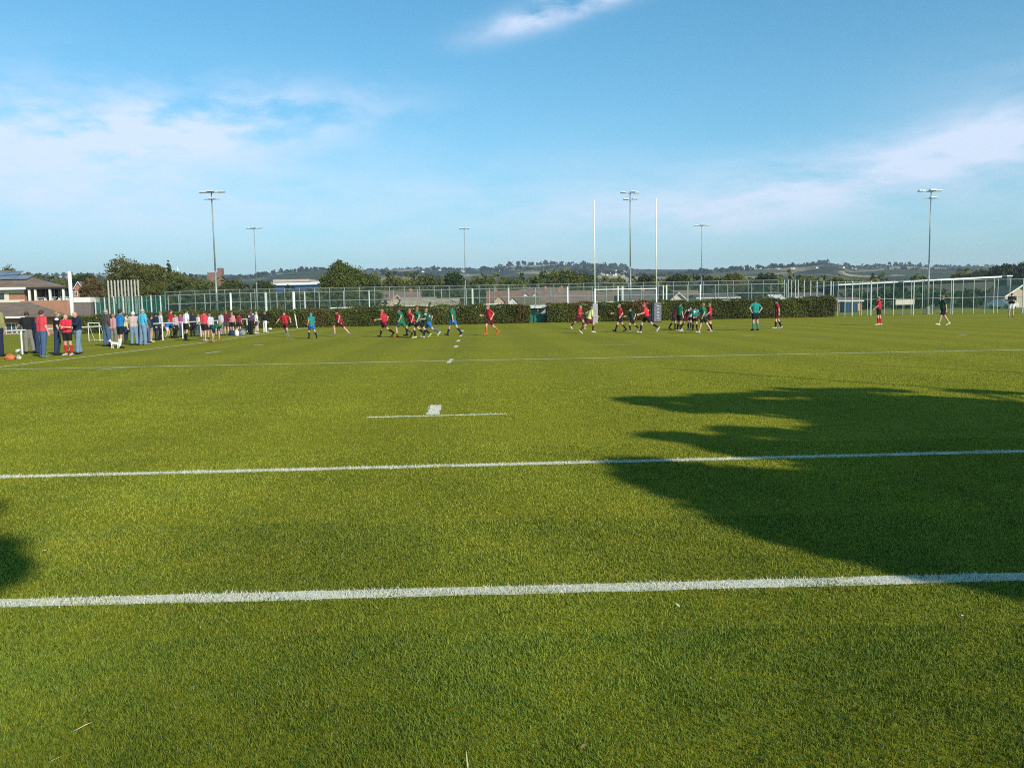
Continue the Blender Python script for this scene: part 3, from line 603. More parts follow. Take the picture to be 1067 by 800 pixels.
# fingers pointing left, then the body of the crown
for (pl, n, r0, r1) in ((((668, 484), (712, 492), (760, 505), (830, 515), (900, 520)), 5, .17, .6), (((760, 457), (800, 462), (840, 470), (910, 470)), 4, .16, .55), (((716, 417), (755, 419), (790, 424), (860, 425), (940, 425)), 5, .30, 1.0),
                        (((700, 503), (770, 528), (850, 550), (930, 566), (1010, 580)), 5, .22, .5)):
    for i, (a, b) in enumerate(pl):  # noqa
        x, y = G(a, b); rr = r0+(r1-r0)*i/(len(pl)-1); pts.append((x, y, rr, rr*.36))
for (a, b, r) in ((980, 420, .9), (1060, 428, 1.0), (915, 441, .6), (980, 455, .8), (1060, 460, .9), (880, 487, .4), (940, 492, .6), (1020, 490, .7), (1100, 490, .9), (880, 532, .45), (960, 530, .5), (1040, 530, .55), (1110, 530, .6), (1000, 560, .4), (1060, 572, .4), (1120, 570, .5), (840, 432, .38), (740, 418, .4), (1130, 440, 1.2), (1180, 470, 1.2), (1180, 520, 1.0), (1250, 560, 1.0), (1090, 592, .35), (1180, 600, .5), (1300, 500, 1.3), (800, 500, .35), (760, 515, .3), (840, 520, .35), (920, 505, .5), (1000, 510, .6), (905, 455, .5), (940, 440, .6), (985, 437, .6), (870, 462, .35), (1030, 445, .6), (690, 417, .12), (800, 411, .22), (840, 411, .3), (890, 412, .4)):
    x, y = G(a, b); pts.append((x, y, r, r*.42))
for (a, b) in ((655, 484), (690, 498), (740, 512), (800, 533), (860, 556), (940, 577), (1020, 590), (672, 418), (720, 412), (790, 408), (870, 405), (700, 457), (760, 466), (780, 447), (1000, 407), (725, 424)):
    for i in range(3):
        x, y = G(a+gg_.uniform(-6, 40), b+gg_.uniform(-5, 5)*(b-318)/160); pts.append((x, y, gg_.uniform(.16, .42), gg_.uniform(.03, .07)))
shadow_tree('broad tree on the right of the camera, outside the frame, shading the pitch', (13.2, -.4), 10.5, pts, .28, 61, gaps=((806, 457, .75, .16), (816, 487, .35, .12), (884, 506, .42, .12), (998, 557, .42, .12), (760, 523, .30, .10), (934, 460, .40, .16), (1047, 511, .30, .10), (700, 440, 1.0, .35), (905, 480, .3, .06), (760, 402, 1.2, .35)))
pts = []
for (a, b, r) in ((-34, 604, .22), (-22, 594, .15), (-60, 610, .3), (-90, 620, .4), (-60, 580, .35), (-30, 530, .12), (-90, 520, .3), (-140, 560, .6), (-150, 620, .6), (-190, 480, .7), (-260, 520, .9), (-260, 460, 1.1)):
    x, y = G(a, b); pts.append((x, y, r, r*.45))
shadow_tree('tree behind the camera, outside the frame, shading the left corner', (3.4, -10.4), 10, pts, .2, 62, leaf=.07)

# ---------------------------------------------------------------- buildings
def brickmat(name, c1, c2, mortar, sc=4.0):
    if name in MATS: return MATS[name]
    m = D.materials.new(name); m.use_nodes = True; t = NT(m.node_tree); b = t.n['Principled BSDF']; co = t.node('ShaderNodeTexCoord').outputs['Object']
    sp = t.node('ShaderNodeSeparateXYZ'); t.link(co, sp.inputs[0]); cb = t.node('ShaderNodeCombineXYZ'); t.link(t.m('ADD', sp.outputs[0], sp.outputs[1]), cb.inputs[0]); t.link(sp.outputs[2], cb.inputs[1])
    br = t.node('ShaderNodeTexBrick'); t.link(cb.outputs[0], br.inputs['Vector']); br.inputs['Scale'].default_value = sc
    br.inputs['Color1'].default_value = (*c1, 1); br.inputs['Color2'].default_value = (*c2, 1); br.inputs['Mortar'].default_value = (*mortar, 1)
    t.link(t.mix(.35, br.outputs[0], t.ramp(t.noise(co, .8, 4, .6), [(.3, (.7, .7, .7)), (.7, (1.2, 1.2, 1.2))]), 'MULTIPLY'), b.inputs['Base Color']); b.inputs['Roughness'].default_value = .9
    MATS[name] = m; return m
def tilemat(name, rgb):
    if name in MATS: return MATS[name]
    m = D.materials.new(name); m.use_nodes = True; t = NT(m.node_tree); b = t.n['Principled BSDF']; co = t.node('ShaderNodeTexCoord').outputs['Object']
    wv = t.node('ShaderNodeTexWave', bands_direction='Z'); t.link(co, wv.inputs['Vector']); wv.inputs['Scale'].default_value = 1.6; wv.inputs['Distortion'].default_value = .6
    c = t.ramp(t.noise(co, .7, 6, .65), [(.3, tuple(v*.72 for v in rgb)), (.7, tuple(v*1.25 for v in rgb))])
    c = t.mix(.35, c, t.ramp(wv.outputs['Fac'], [(0, (.65, .65, .65)), (.5, (1.1, 1.1, 1.1))]), 'MULTIPLY')
    t.link(c, b.inputs['Base Color']); b.inputs['Roughness'].default_value = .85; MATS[name] = m; return m
RB = brickmat('red_brick', (.33, .12, .06), (.42, .17, .09), (.40, .33, .27)); PB = brickmat('pale_brick', (.52, .38, .26), (.60, .44, .31), (.5, .45, .38))
CREAM = mat('cream_render', (.68, .61, .48), .85, .08, 1.5); PINKR = mat('pinkish_render', (.60, .42, .32), .85, .08, 1.5); GREYR = mat('grey_render', (.40, .39, .37), .85, .1, 1.5)
WHR = mat('white_render', (.74, .72, .66), .85, .06, 1.5); GLASS = mat('window_glass', (.05, .06, .07), .08, .2, 1, spec=.7); FRAME = mat('white_frame', (.78, .78, .74), .5, .04, 3)
T_BR = tilemat('brown_tiles', (.215, .155, .110)); T_RD = tilemat('terracotta_tiles', (.27, .145, .10)); T_PK = tilemat('weathered_pink_tiles', (.25, .165, .13)); T_GR = tilemat('grey_tiles', (.15, .135, .125)); T_OL = tilemat('mossy_tiles', (.17, .15, .085))
def local(A): return lambda px, py, Y: at(px, py, Y)-A
def win(parent, x, y, z, w_, h_, n=1, nm='window', frame=None):
    m = MB(); f = .07
    m.box((x, y-.03, z+h_/2-f/2), (w_, .08, f)); m.box((x, y-.03, z-h_/2+f/2), (w_, .08, f))
    for i in range(n+1): m.box((x-w_/2+f/2+(w_-f)*i/n, y-.035, z), (f, .07, h_-2*f))
    o = m.build(nm, frame or FRAME, parent)
    m = MB(); m.box((x, y-.012, z), (w_-.02, .02, h_-.02)); m.build('pane', GLASS, o); return o
def house(label, px0, px1, eave, ridge, Y, wallm, roofm, kind='ridge', depth=8, gables=(), wins=0, group='houses beyond the court fence', cat='house', base=None, chim=()):
    """front wall spans px0..px1; eave and ridge heights are read as directions at distance Y"""
    pc = (px0+px1)/2; A = Vector((xat(pc, Y), Y, 0)); zt = float(height(A.x, Y)) if base is None else base; A.z = zt
    hw = (xat(px1, Y)-xat(px0, Y))/2; E = at(pc, eave, Y).z-zt
    o = thing('house', label, cat, A, 0, group)
    Yr = Y+depth/2 if kind == 'ridge' else Y; R = at(pc, ridge, Yr).z-zt; oh = .35
    m = MB()
    if kind == 'ridge':
        vs = [(-hw, 0, -.5), (hw, 0, -.5), (hw, depth, -.5), (-hw, depth, -.5), (-hw, 0, E), (hw, 0, E), (hw, depth, E), (-hw, depth, E), (-hw, depth/2, R-.06), (hw, depth/2, R-.06)]
        m.add(vs, [(0, 1, 5, 4), (2, 3, 7, 6), (1, 2, 6, 9, 5), (3, 0, 4, 8, 7)]); m.build('wall', wallm, o)
        m = MB(); sl = (R-E)/(depth/2); t = .14; e0 = E-oh*sl
        for sg, yb in ((1, 0), (-1, depth)):
            ya, yr = yb-sg*oh, depth/2; vs = [(-hw-oh, ya, e0), (hw+oh, ya, e0), (hw+oh, yr, R), (-hw-oh, yr, R)]; vs += [(x, y, z+t) for x, y, z in vs]
            m.add(vs, [(3, 2, 1, 0), (4, 5, 6, 7), (0, 1, 5, 4), (1, 2, 6, 5), (2, 3, 7, 6), (3, 0, 4, 7)])
        rf = m.build('roof', roofm, o)
        m = MB(); m.box((0, -oh-.06, e0+.02), (2*hw+2*oh, .1, .18)); m.build('fascia', FRAME, rf)
    else:
        vs = [(-hw, 0, -.5), (hw, 0, -.5), (hw, depth, -.5), (-hw, depth, -.5), (-hw, 0, E), (hw, 0, E), (hw, depth, E), (-hw, depth, E), (0, 0, R-.06), (0, depth, R-.06)]
        m.add(vs, [(0, 1, 5, 8, 4), (2, 3, 7, 9, 6), (1, 2, 6, 5), (3, 0, 4, 7)]); m.build('wall', wallm, o)
        m = MB(); b = MB(); sl = (R-E)/hw; t = .14
        for sg in (-1, 1):
            xe = sg*(hw+oh); vs = [(xe, -oh, E-oh*sl), (0, -oh, R), (0, depth+oh, R), (xe, depth+oh, E-oh*sl)]; vs += [(x, y, z+t) for x, y, z in vs]
            m.add(vs, [(3, 2, 1, 0), (4, 5, 6, 7), (0, 1, 5, 4), (1, 2, 6, 5), (2, 3, 7, 6), (3, 0, 4, 7)])
            vs = [(xe, -oh-.05, E-oh*sl-.1), (0, -oh-.05, R-.1), (0, -oh-.05, R+t+.02), (xe, -oh-.05, E-oh*sl+t+.02)]; vs += [(x, y-.06, z) for x, y, z in vs]
            b.add(vs, [(3, 2, 1, 0), (4, 5, 6, 7), (0, 1, 5, 4), (1, 2, 6, 5), (2, 3, 7, 6), (3, 0, 4, 7)])
        rf = m.build('roof', roofm, o); b.build('bargeboard', FRAME if roofm is T_GR or wallm is RB else wallm, rf)
    for (gp, gw, ga, ge, gmat) in gables:        # small front gables: centre px, width px, apex y, eave y
        gx = xat(gp, Y-.6)-A.x; gh = gw/2*Y/FPX; ga_, ge_ = at(gp, ga, Y-.6).z-zt, at(gp, ge, Y-.6).z-zt; m = MB()
        m.add([(gx-gh, -.6, 0), (gx+gh, -.6, 0), (gx+gh, -.6, ge_), (gx, -.6, ga_), (gx-gh, -.6, ge_), (gx-gh, 2.5, 0), (gx+gh, 2.5, 0), (gx+gh, 2.5, ge_), (gx, 2.5, ga_), (gx-gh, 2.5, ge_)],
              [(0, 1, 2, 3, 4), (1, 6, 7, 2), (5, 0, 4, 9)]); gw_ = m.build('gable_wall', gmat, o)
        m = MB()
        for sg in (-1, 1):
            vs = [(gx+sg*(gh+.25), -.85, ge_-.12), (gx, -.85, ga_+.08), (gx, 3.5, ga_+.08), (gx+sg*(gh+.25), 3.5, ge_-.12)]; vs += [(x, y, z+.12) for x, y, z in vs]
            m.add(vs, [(3, 2, 1, 0), (4, 5, 6, 7), (0, 1, 5, 4), (1, 2, 6, 5), (2, 3, 7, 6), (3, 0, 4, 7)])
        m.build('gable_roof', roofm, gw_)
    for i in range(wins):
        xx = -hw+(i+.5)*2*hw/wins; win(o, xx, -.003, E-.95 if kind == 'ridge' else E-.5, min(1.5, hw/wins*1.1), 1.1, 2)
    for cx_ in chim:
        m = MB(); z = R if kind == 'ridge' else R; m.box((hw*cx_, depth/2, z+.0), (.55, .5, 1.1)); m.box((hw*cx_, depth/2, z+.58), (.65, .6, .1)); m.tube((hw*cx_, depth/2, z+.62), (hw*cx_, depth/2, z+.85), .1, .08, 8); m.build('chimney', RB, rf)
    return o
house('house with reddish grey roof behind the pale pink gable', 386, 436, 314, 304.5, 172, PB, T_PK, depth=9, wins=4, chim=(.6,))
house('pale pink gable end house seen through the fence above the hedge', 405, 424, 317, 308.0, 150, PINKR, T_PK, 'gable', depth=11, wins=1)
house('low pale bungalow with mossy roof left of the third floodlight', 418, 451, 318, 310.5, 145, CREAM, mat('pale_roof', (.42, .36, .25), .9, .3, 1), depth=8, wins=3)
house('pale stone garage left of the standing green shirted boy', 451, 476, 318, 311.5, 142, CREAM, MATS['pale_roof'], depth=6, wins=2)
house('terracotta roofed terrace behind the running red player with orange socks', 508, 542, 316, 303.5, 165, PB, T_RD, depth=10, gables=((520, 11, 308.5, 314.5, PINKR), (534.5, 11, 310.5, 316.5, WHR)), wins=4, chim=(-.5,))
house('mossy pyramid like roofed house left of the green dugout', 541, 562, 318, 309.5, 150, PB, T_OL, depth=9, wins=2)
house('long weathered pink roof with two small pale gables above the dugout', 543, 592, 312, 301.5, 186, PB, T_PK, depth=11, gables=((548, 8, 305.5, 309.5, WHR), (558, 8, 305.5, 309.5, WHR)), wins=5, chim=(.1, .8))
house('pink tiled house between the dugout and the left goal post', 562, 618, 317, 303.5, 160, PB, T_PK, depth=10, wins=5, chim=(-.2,))
house('brown roofed house right behind the left goal post', 618, 646, 314, 304, 180, PB, T_BR, depth=9, wins=3)
house('grey roofed house seen beneath the rugby crossbar', 650, 684, 313, 303.5, 176, GREYR, T_GR, depth=9, wins=3, chim=(.4,))
house('cream gabled house with one dark window right of the right goal post', 699, 715, 312.5, 305.2, 150, CREAM, T_RD, 'gable', depth=9, wins=1)
house('house with grey pink roof behind the cream gabled one', 706, 730, 311, 303.0, 185, PB, T_PK, depth=9, wins=2)
house('long low cream building with a white fascia above the huddle', 727, 769, 310.2, 307.6, 140, CREAM, T_GR, depth=7, wins=4)
house('low pale grey building right of the arms-on-hips player', 829, 860, 309.5, 305.3, 138, WHR, T_GR, depth=6, wins=3)
house('little stone hut with a pale roof behind the far red player pair', 805, 815, 311, 307.6, 130, PB, WHR, depth=3, wins=1)
house('small pale square house behind the left end of the right hand fence', 875.5, 882.5, 306.5, 304.4, 190, WHR, T_GR, depth=7, wins=1)
house('long orange brick shed right of the hedge end', 874, 897, 313.5, 310.5, 135, RB, T_PK, depth=5, wins=2)
house('white gabled building at the right edge behind the black topped man', 1047.5, 1079, 308, 297.8, 138, PB, T_GR, 'gable', depth=6, wins=2)
house('red brick gabled house with orange roof right of the white post', 77, 91, 304, 293.8, 200, RB, T_RD, 'gable', depth=10, wins=2, chim=(.5,))
house('brick house with terracotta roof beside the autumn tree', 90, 107, 309, 299.5, 195, RB, T_RD, depth=9, wins=2)

def long_block(label, P0, P1, depth, zt, wallm, roofm, wall_h, rt=.5, cat='building', over=.8, name='long_building', bands=0):
    d = P1-P0; L = d.length; rz = math.atan2(d.y, d.x); zb = min(float(height(P0.x, P0.y)), float(height(P1.x, P1.y)))
    o = thing(name, label, cat, (P0.x, P0.y, zb), rz); H = zt-zb
    m = MB(); m.box((L/2, depth/2, (H-rt)/2-.2), (L, depth, H-rt+.4)); m.build('wall', wallm, o)
    m = MB(); m.box((L/2, depth/2, H-rt/2+.003), (L+2*over, depth+2*over, rt)); rf = m.build('roof', roofm, o)
    for i in range(bands): win(o, L*(i+.5)/bands, -.004, H*.55, L/bands*.6, H*.3, 3)
    return o
WROOF = mat('white_sheet_roof', (.82, .82, .80), .5, .04, 1)
def gp(px, Y): return Vector((xat(px, Y), Y, 0))
def slant_block(label, pa, ya, pb, yb, Y, depth, wallm, roofm, rt, bands):
    A = gp(pa, Y); B = gp(pb, Y); zb = float(height(A.x, Y)); A.z = zb; L = B.x-A.x; ha, hb = at(pa, ya, Y).z-zb, at(pb, yb, Y).z-zb
    o = thing('long_building', label, 'building', A)
    m = MB(); m.add([(0, 0, -1), (L, 0, -1), (L, depth, -1), (0, depth, -1), (0, 0, ha-rt), (L, 0, hb-rt), (L, depth, hb-rt), (0, depth, ha-rt)], [(3, 2, 1, 0), (4, 5, 6, 7), (0, 1, 5, 4), (1, 2, 6, 5), (2, 3, 7, 6), (3, 0, 4, 7)]); m.build('wall', wallm, o)
    m = MB(); e = .6; m.add([(-e, -1.2, ha-rt+.003), (L+e, -1.2, hb-rt+.003), (L+e, depth+e, hb-rt+.003), (-e, depth+e, ha-rt+.003), (-e, -1.2, ha), (L+e, -1.2, hb), (L+e, depth+e, hb), (-e, depth+e, ha)], [(3, 2, 1, 0), (4, 5, 6, 7), (0, 1, 5, 4), (1, 2, 6, 5), (2, 3, 7, 6), (3, 0, 4, 7)]); m.build('roof', roofm, o)
    for i in range(bands): win(o, L*(i+.5)/bands, -.004, (ha+(hb-ha)*(i+.5)/bands)*.62, L/bands*.6, 1.3, 3)
slant_block('long low building with a sloping white roof edge behind the right hand fence', 941, 292.8, 1037, 287.8, 180, 14, mat('dark_wall', (.09, .09, .08), .9, .2, 1), WROOF, .34, 0)
slant_block('left wing of the long white roofed building, left of the sixth floodlight', 874, 296.2, 933, 293.1, 182, 12, MATS['dark_wall'], WROOF, .3, 0)
long_block('pale flat roof peeping out of the trees at the far right', gp(1048.5, 260), gp(1053.5, 260), 4, at(1050, 287, 260).z, MATS['dark_wall'], WROOF, 3, .35, over=.2)
o = long_block('blue walled warehouse with a white roof left of the big ragged tree', gp(283, 330), gp(345, 325), 40, at(320, 294.2, 328).z, mat('blue_cladding', (.035, .085, .22), .5, .08, .5), WROOF, 5, 1.0, cat='warehouse', name='warehouse')
long_block('low pink and white roofed factory behind the blue warehouse', gp(288, 420), gp(322, 420), 30, at(300, 291.3, 420).z, PB, mat('pinkish_roof', (.55, .42, .36), .8, .1, .5), 4, 1.2, cat='factory', name='factory')
# brick tower block and spire
o = thing('brick_tower', 'red brick tower rising behind the first tall floodlight', 'tower', gp(226, 520))
zb = float(height(o.location.x, 520)); o.location.z = zb
m = MB(); x0, x1 = xat(218.5, 520)-o.location.x, xat(228.5, 520)-o.location.x; z1 = at(223, 284, 520).z-zb; m.box(((x0+x1)/2, 2, z1/2), (x1-x0, 6, z1)); m.build('lower_block', mat('old_brick', (.24, .13, .10), .9, .2, .3), o)
x0, x1 = xat(228.5, 520)-o.location.x, xat(233, 520)-o.location.x; z2 = at(230, 279.2, 520).z-zb; m = MB(); m.box(((x0+x1)/2, 2, z2/2), (x1-x0, 4, z2)); m.build('tall_block', MATS['old_brick'], o)
o = thing('church_spire', 'tiny pale pointed spire right of the narrow conifer', 'spire', gp(187.5, 900)); zb = float(height(o.location.x, 900)); o.location.z = zb; zt = at(187.5, 276.5, 900).z-zb
m = MB(); m.box((0, 0, (zt-6)/2), (1.6, 1.6, zt-6)); m.build('tower', WHR, o); m = MB(); m.tube((0, 0, zt-6), (0, 0, zt), 1.1, .05, 8); m.build('spire', WHR, o)
# tiny hillside houses
proto = None; g = random.Random(3)
for zone, (n, a0, a1, y0, y1, YY, gl) in enumerate(((26, 618, 655, 282.5, 288, 2500, 'tiny white house of the village on the far slope behind the goal posts'), (9, 62, 107, 285.5, 291, 1500, 'tiny pale house among the trees beyond the white post'),
                                (7, 790, 905, 279.5, 282.5, 2700, 'tiny pale building on the blue hill at right'), (6, 440, 540, 281.5, 284, 2700, 'tiny pale farm building on the far slope above the middle tree belt'))):
    for i in range(n):
        px, py = g.uniform(a0, a1), g.uniform(y0, y1)
        # march the view direction down onto the hillside
        d = ray(px, py).normalized(); t = 700.0
        while t < 3150 and EYE+d.z*t > float(height(d.x*t, d.y*t)): t += 12
        p = Vector((d.x*t, d.y*t, 0)); p.z = float(height(p.x, p.y)); k = t/2500
        if proto is None:
            proto = thing('hill_house', gl, 'house', p); m = MB(); m.box((0, 0, 2), (13, 8, 7)); m.build('wall', WHR, proto); m = MB()
            m.add([(-7, -4.6, 5.2), (7, -4.6, 5.2), (7, 4.6, 5.2), (-7, 4.6, 5.2), (-7, 0, 8.6), (7, 0, 8.6)], [(0, 1, 5, 4), (2, 3, 4, 5), (3, 0, 4), (1, 2, 5), (3, 2, 1, 0)]); m.build('roof', T_PK, proto); h_ = proto
        else:
            h_ = proto.copy(); COL.objects.link(h_)
            for c in list(proto.children): c2 = c.copy(); COL.objects.link(c2); c2.parent = h_
        h_.location = p; h_.scale = (k*g.uniform(.35, .65),)*3; h_.rotation_euler = (0, 0, g.uniform(-.5, .5)); h_['label'] = gl; h_['group'] = ('village houses', 'houses in the left trees', 'buildings on the blue hill', 'farm buildings')[zone]

# clubhouse --------------------------------------------------------
A = gp(20, 128); A.z = float(height(A.x, 128)); club = thing('clubhouse', 'clubhouse with brown hipped roof, blue solar panels and upper terrace', 'clubhouse', A)
Lc = local(A); DK = mat('dark_soffit', (.045, .035, .03), .9)
def quadslab(pts_, t, m_, name, parent, up=True):
    n = (Vector(pts_[1])-Vector(pts_[0])).cross(Vector(pts_[3])-Vector(pts_[0])).normalized(); n = -n if n.z < 0 else n
    a = [Vector(p) for p in pts_]; b = [p+n*t for p in a]; m = MB(); k = len(a); m.add(a+b, [tuple(range(k-1, -1, -1)), tuple(range(k, 2*k))]+[(i, (i+1) % k, k+(i+1) % k, k+i) for i in range(k)]); return m.build(name, m_, parent)
ez = Lc(26, 300.3, 127).z; rz_ = Lc(8, 281.6, 136).z; x0 = Lc(-170, 300, 127).x; x1 = Lc(73, 300, 127).x; r0 = Lc(-130, 282, 136).x; r1 = Lc(8, 282, 136).x
x1b = Lc(75.5, 300, 144).x; m = MB(); m.add([(x0, -1, ez), (x1, -1, ez), (x1b, 17, ez), (x0, 17, ez), (r0, 8, rz_), (r1, 8, rz_)], [(0, 1, 5, 4), (1, 2, 5), (2, 3, 4, 5), (3, 0, 4), (3, 2, 1, 0)]); rf = m.build('roof', T_BR, club)
def slope(u, v): # u: x along eave, v 0..1 up the front slope
    return Vector((u, -1+9*v, ez+(rz_-ez)*v))
for (ua, ub, va, vb, sh) in ((-150, 26, .42, .60, 0), (-150, 8, .66, .86, 0)):
    xa, xb = Lc(ua, 290, 130).x, Lc(ub, 290, 130).x
    n = 12
    m = MB()
    for i in range(n):
        u0_, u1_ = xa+(xb-xa)*i/n+.06, xa+(xb-xa)*(i+1)/n-.06; q = [slope(u0_, va), slope(u1_, va), slope(u1_, vb), slope(u0_, vb)]; q = [p+Vector((0, -.1, .16)) for p in q]; b_ = [p+Vector((0, -.03, .07)) for p in q]
        m.add(q+b_, [(3, 2, 1, 0), (4, 5, 6, 7), (0, 1, 5, 4), (1, 2, 6, 5), (2, 3, 7, 6), (3, 0, 4, 7)])
    m.build('solar_panel', mat('solar_glass', (.20, .245, .30), .3, .35, .35, spec=.6), rf)  # pale blue-grey base colour carries the sky's reflection
# panels on the sunny hip facing right
m = MB(); e1, e2, e3 = Vector((x1, -1, ez)), Vector((x1b, 17, ez)), Vector((r1, 8, rz_))
m = MB()
for (v0, v1) in ((.28, .5), (.54, .76)):
    q = []
    for (a_, b_) in ((v0, .18), (v0, .82), (v1, .22), (v1, .78)): base_ = e1.lerp(e2, b_); q.append(base_.lerp(e3, a_)+Vector((.12, 0, .16)))
    m.add(q+[p+Vector((.04, 0, .07)) for p in q], [(0, 1, 3, 2), (4, 6, 7, 5), (0, 4, 5, 1), (1, 5, 7, 3), (3, 7, 6, 2), (2, 6, 4, 0)])
m.build('solar_panel', MATS['solar_glass'], rf)
m = MB(); xa, xb = x0, Lc(27, 300, 127).x; m.box(((xa+xb)/2, -1.06, ez-.02), (xb-xa, .1, .36)); m.build('fascia', FRAME, rf)
m = MB(); m.box(((xb+x1)/2, -1.06, ez-.02), (x1-xb, .1, .28)); m.build('gutter', DK, rf)
zf = Lc(20, 315.5, 128.5).z      # terrace floor level
m = MB(); xa = x0+1; xb = Lc(10.5, 300, 128.5).x; m.box(((xa+xb)/2, 7, ez/2-.1), (xb-xa, 14, ez+.2-.05)); wl = m.build('rendered_wall', CREAM, club)
m = MB(); xc = Lc(27, 300, 128.5).x; m.box(((xb+xc)/2, 7.05, ez/2-.1), (xc-xb-.01, 14, ez+.12)); m.build('brick_wall', RB, club)
m = MB(); m.box(((xb+xc)/2, -.06, ez-.35), (xc-xb, .1, .7)); m.box(((xb+xc)/2, -.06, zf+.2), (xc-xb, .1, .5)); m.build('render_band', CREAM, club)
win(club, Lc(4, 309, 128.5).x, -.01, Lc(4, 309, 128.5).z, .7, .9, 1, frame=DK)
m = MB(); xd = Lc(71.5, 300, 132).x; m.box(((xc+xd)/2-1.0, 5.8, ez/2), (xd-xc-2.0, 1.6, ez-.1)); m.build('recessed_wall', RB, club)
for i, pp in enumerate((33, 43, 52, 61, 68)): win(club, Lc(pp, 308, 132.9).x, 4.98, zf+1.25, 1.5, 2.0, 2)
m = MB(); m.box(((xc+xd)/2-.3, 1.9, zf-.15), (xd-xc-.6, 6.2, .3)); m.build('terrace_floor', GREYR, club)
xw = Lc(74, 300, 127).x; m = MB(); m.box(((xc+xw)/2, -1.15, zf/2-.2), (xw-xc, .25, zf+.9)); m.build('terrace_wall', RB, club)
for pp in (30.5, 36.8, 52, 66): m = MB(); m.box((Lc(pp, 300, 127.3).x, -.75, (zf+ez)/2), (.28, .28, ez-zf-.02)); m.build('terrace_post', FRAME, club)
for k_, (pp, lb) in enumerate(((40, 'white parasol table on the clubhouse terrace beside the second post'), (56, 'white table in the middle of the clubhouse terrace'), (63, 'white table at the right end of the clubhouse terrace'))):
    tb = thing('terrace_table', lb, 'table', A+Vector((Lc(pp, 310, 128).x, .8, zf)), 0, 'tables on the clubhouse terrace')
    m = MB(); m.box((0, 0, .74), (1.5, .8, .06)); m.build('tabletop', FRAME, tb); m = MB(); [m.box((sx*.6, 0, .36), (.08, .6, .7)) for sx in (-1, 1)]; m.build('leg', FRAME, tb); m = MB(); [m.box((0, sy*.7, .44), (1.4, .25, .05)) for sy in (-1, 1)]; [m.box((sx*.5, sy*.7, .2), (.06, .2, .42)) for sx in (-1, 1) for sy in (-1, 1)]; m.build('bench', FRAME, tb)
# changing rooms in front, lower
A2 = gp(20, 103); A2.z = float(height(A2.x, 103)); ch = thing('changing_rooms', 'low brick changing rooms with a wide brown roof below the clubhouse', 'building', A2); L2 = local(A2)
ez = L2(20, 330.6, 102).z; rz2 = L2(20, 314.8, 109).z; x0, x1 = L2(-160, 330, 102).x, L2(74, 330, 102).x; r0, r1 = L2(-120, 315, 109).x, L2(30, 315, 109).x
m = MB(); m.add([(x0, -1, ez), (x1, -1, ez), (L2(75, 330, 116).x, 13, ez), (x0, 13, ez), (r0, 6, rz2), (r1, 6, rz2)], [(0, 1, 5, 4), (1, 2, 5), (2, 3, 4, 5), (3, 0, 4), (3, 2, 1, 0)]); rf = m.build('roof', T_BR, ch)
m = MB(); xb = L2(28, 330, 102).x; m.box(((L2(6, 330, 102).x+xb)/2, -1.06, ez), (xb-L2(6, 330, 102).x, .1, .22)); m.build('fascia', FRAME, rf)
m = MB(); m.box(((x0+x1)/2-1, 3.5, ez/2-.4), (x1-x0-4, 6, ez+.8-.02)); m.build('wall', RB, ch)
m = MB(); m.box(((x0+x1)/2, .3, ez+.02), (x1-x0-1.2, 1.5, .05)); m.build('soffit', DK, ch)
win(ch, L2(10, 342, 103).x, .49, L2(10, 342.2, 103).z, 1.5, 1.35, 2); win(ch, L2(21, 342, 103).x, .49, L2(21, 342.2, 103).z, 1.6, 1.35, 2)
# pale cabin and white padded post
A3 = gp(86, 112); A3.z = float(height(A3.x, 112)); cb_ = thing('cabin', 'small cabin with a white sign band right of the white post', 'cabin', A3); L3 = local(A3)
xa, xb = L3(77.5, 320, 112).x, L3(94.5, 320, 112).x; zt = L3(86, 309.8, 112).z; zm = L3(86, 315, 112).z
m = MB(); m.box(((xa+xb)/2, 1.2, zm/2-.2), (xb-xa, 2.4, zm+.4)); m.build('wall', mat('dull_brown_cladding', (.17, .14, .125), .8, .15, 2), cb_); m = MB(); m.box(((xa+xb)/2, 1.2, (zm+zt)/2+.003), (xb-xa+.1, 2.5, zt-zm)); m.build('sign_band', WHR, cb_)
Y_ = 81; p = gp(75.2, Y_); p.z = float(height(p.x, Y_)); ht = at(73, 283, Y_).z-p.z; o = thing('padded_pole', 'thick white wrapped pole standing behind the red shirted spectators', 'pole', p)
m = MB(); m.tube((0, 0, -.1), (0, 0, ht), .06, .06, 10); m.build('pole', GALV, o); m = MB()
m.tube((0, 0, .02), (0, 0, ht), .19, .165, 16)
m.build('wrap', mat('white_wrap', (.80, .79, .76), .7, .06, 3), o, True)

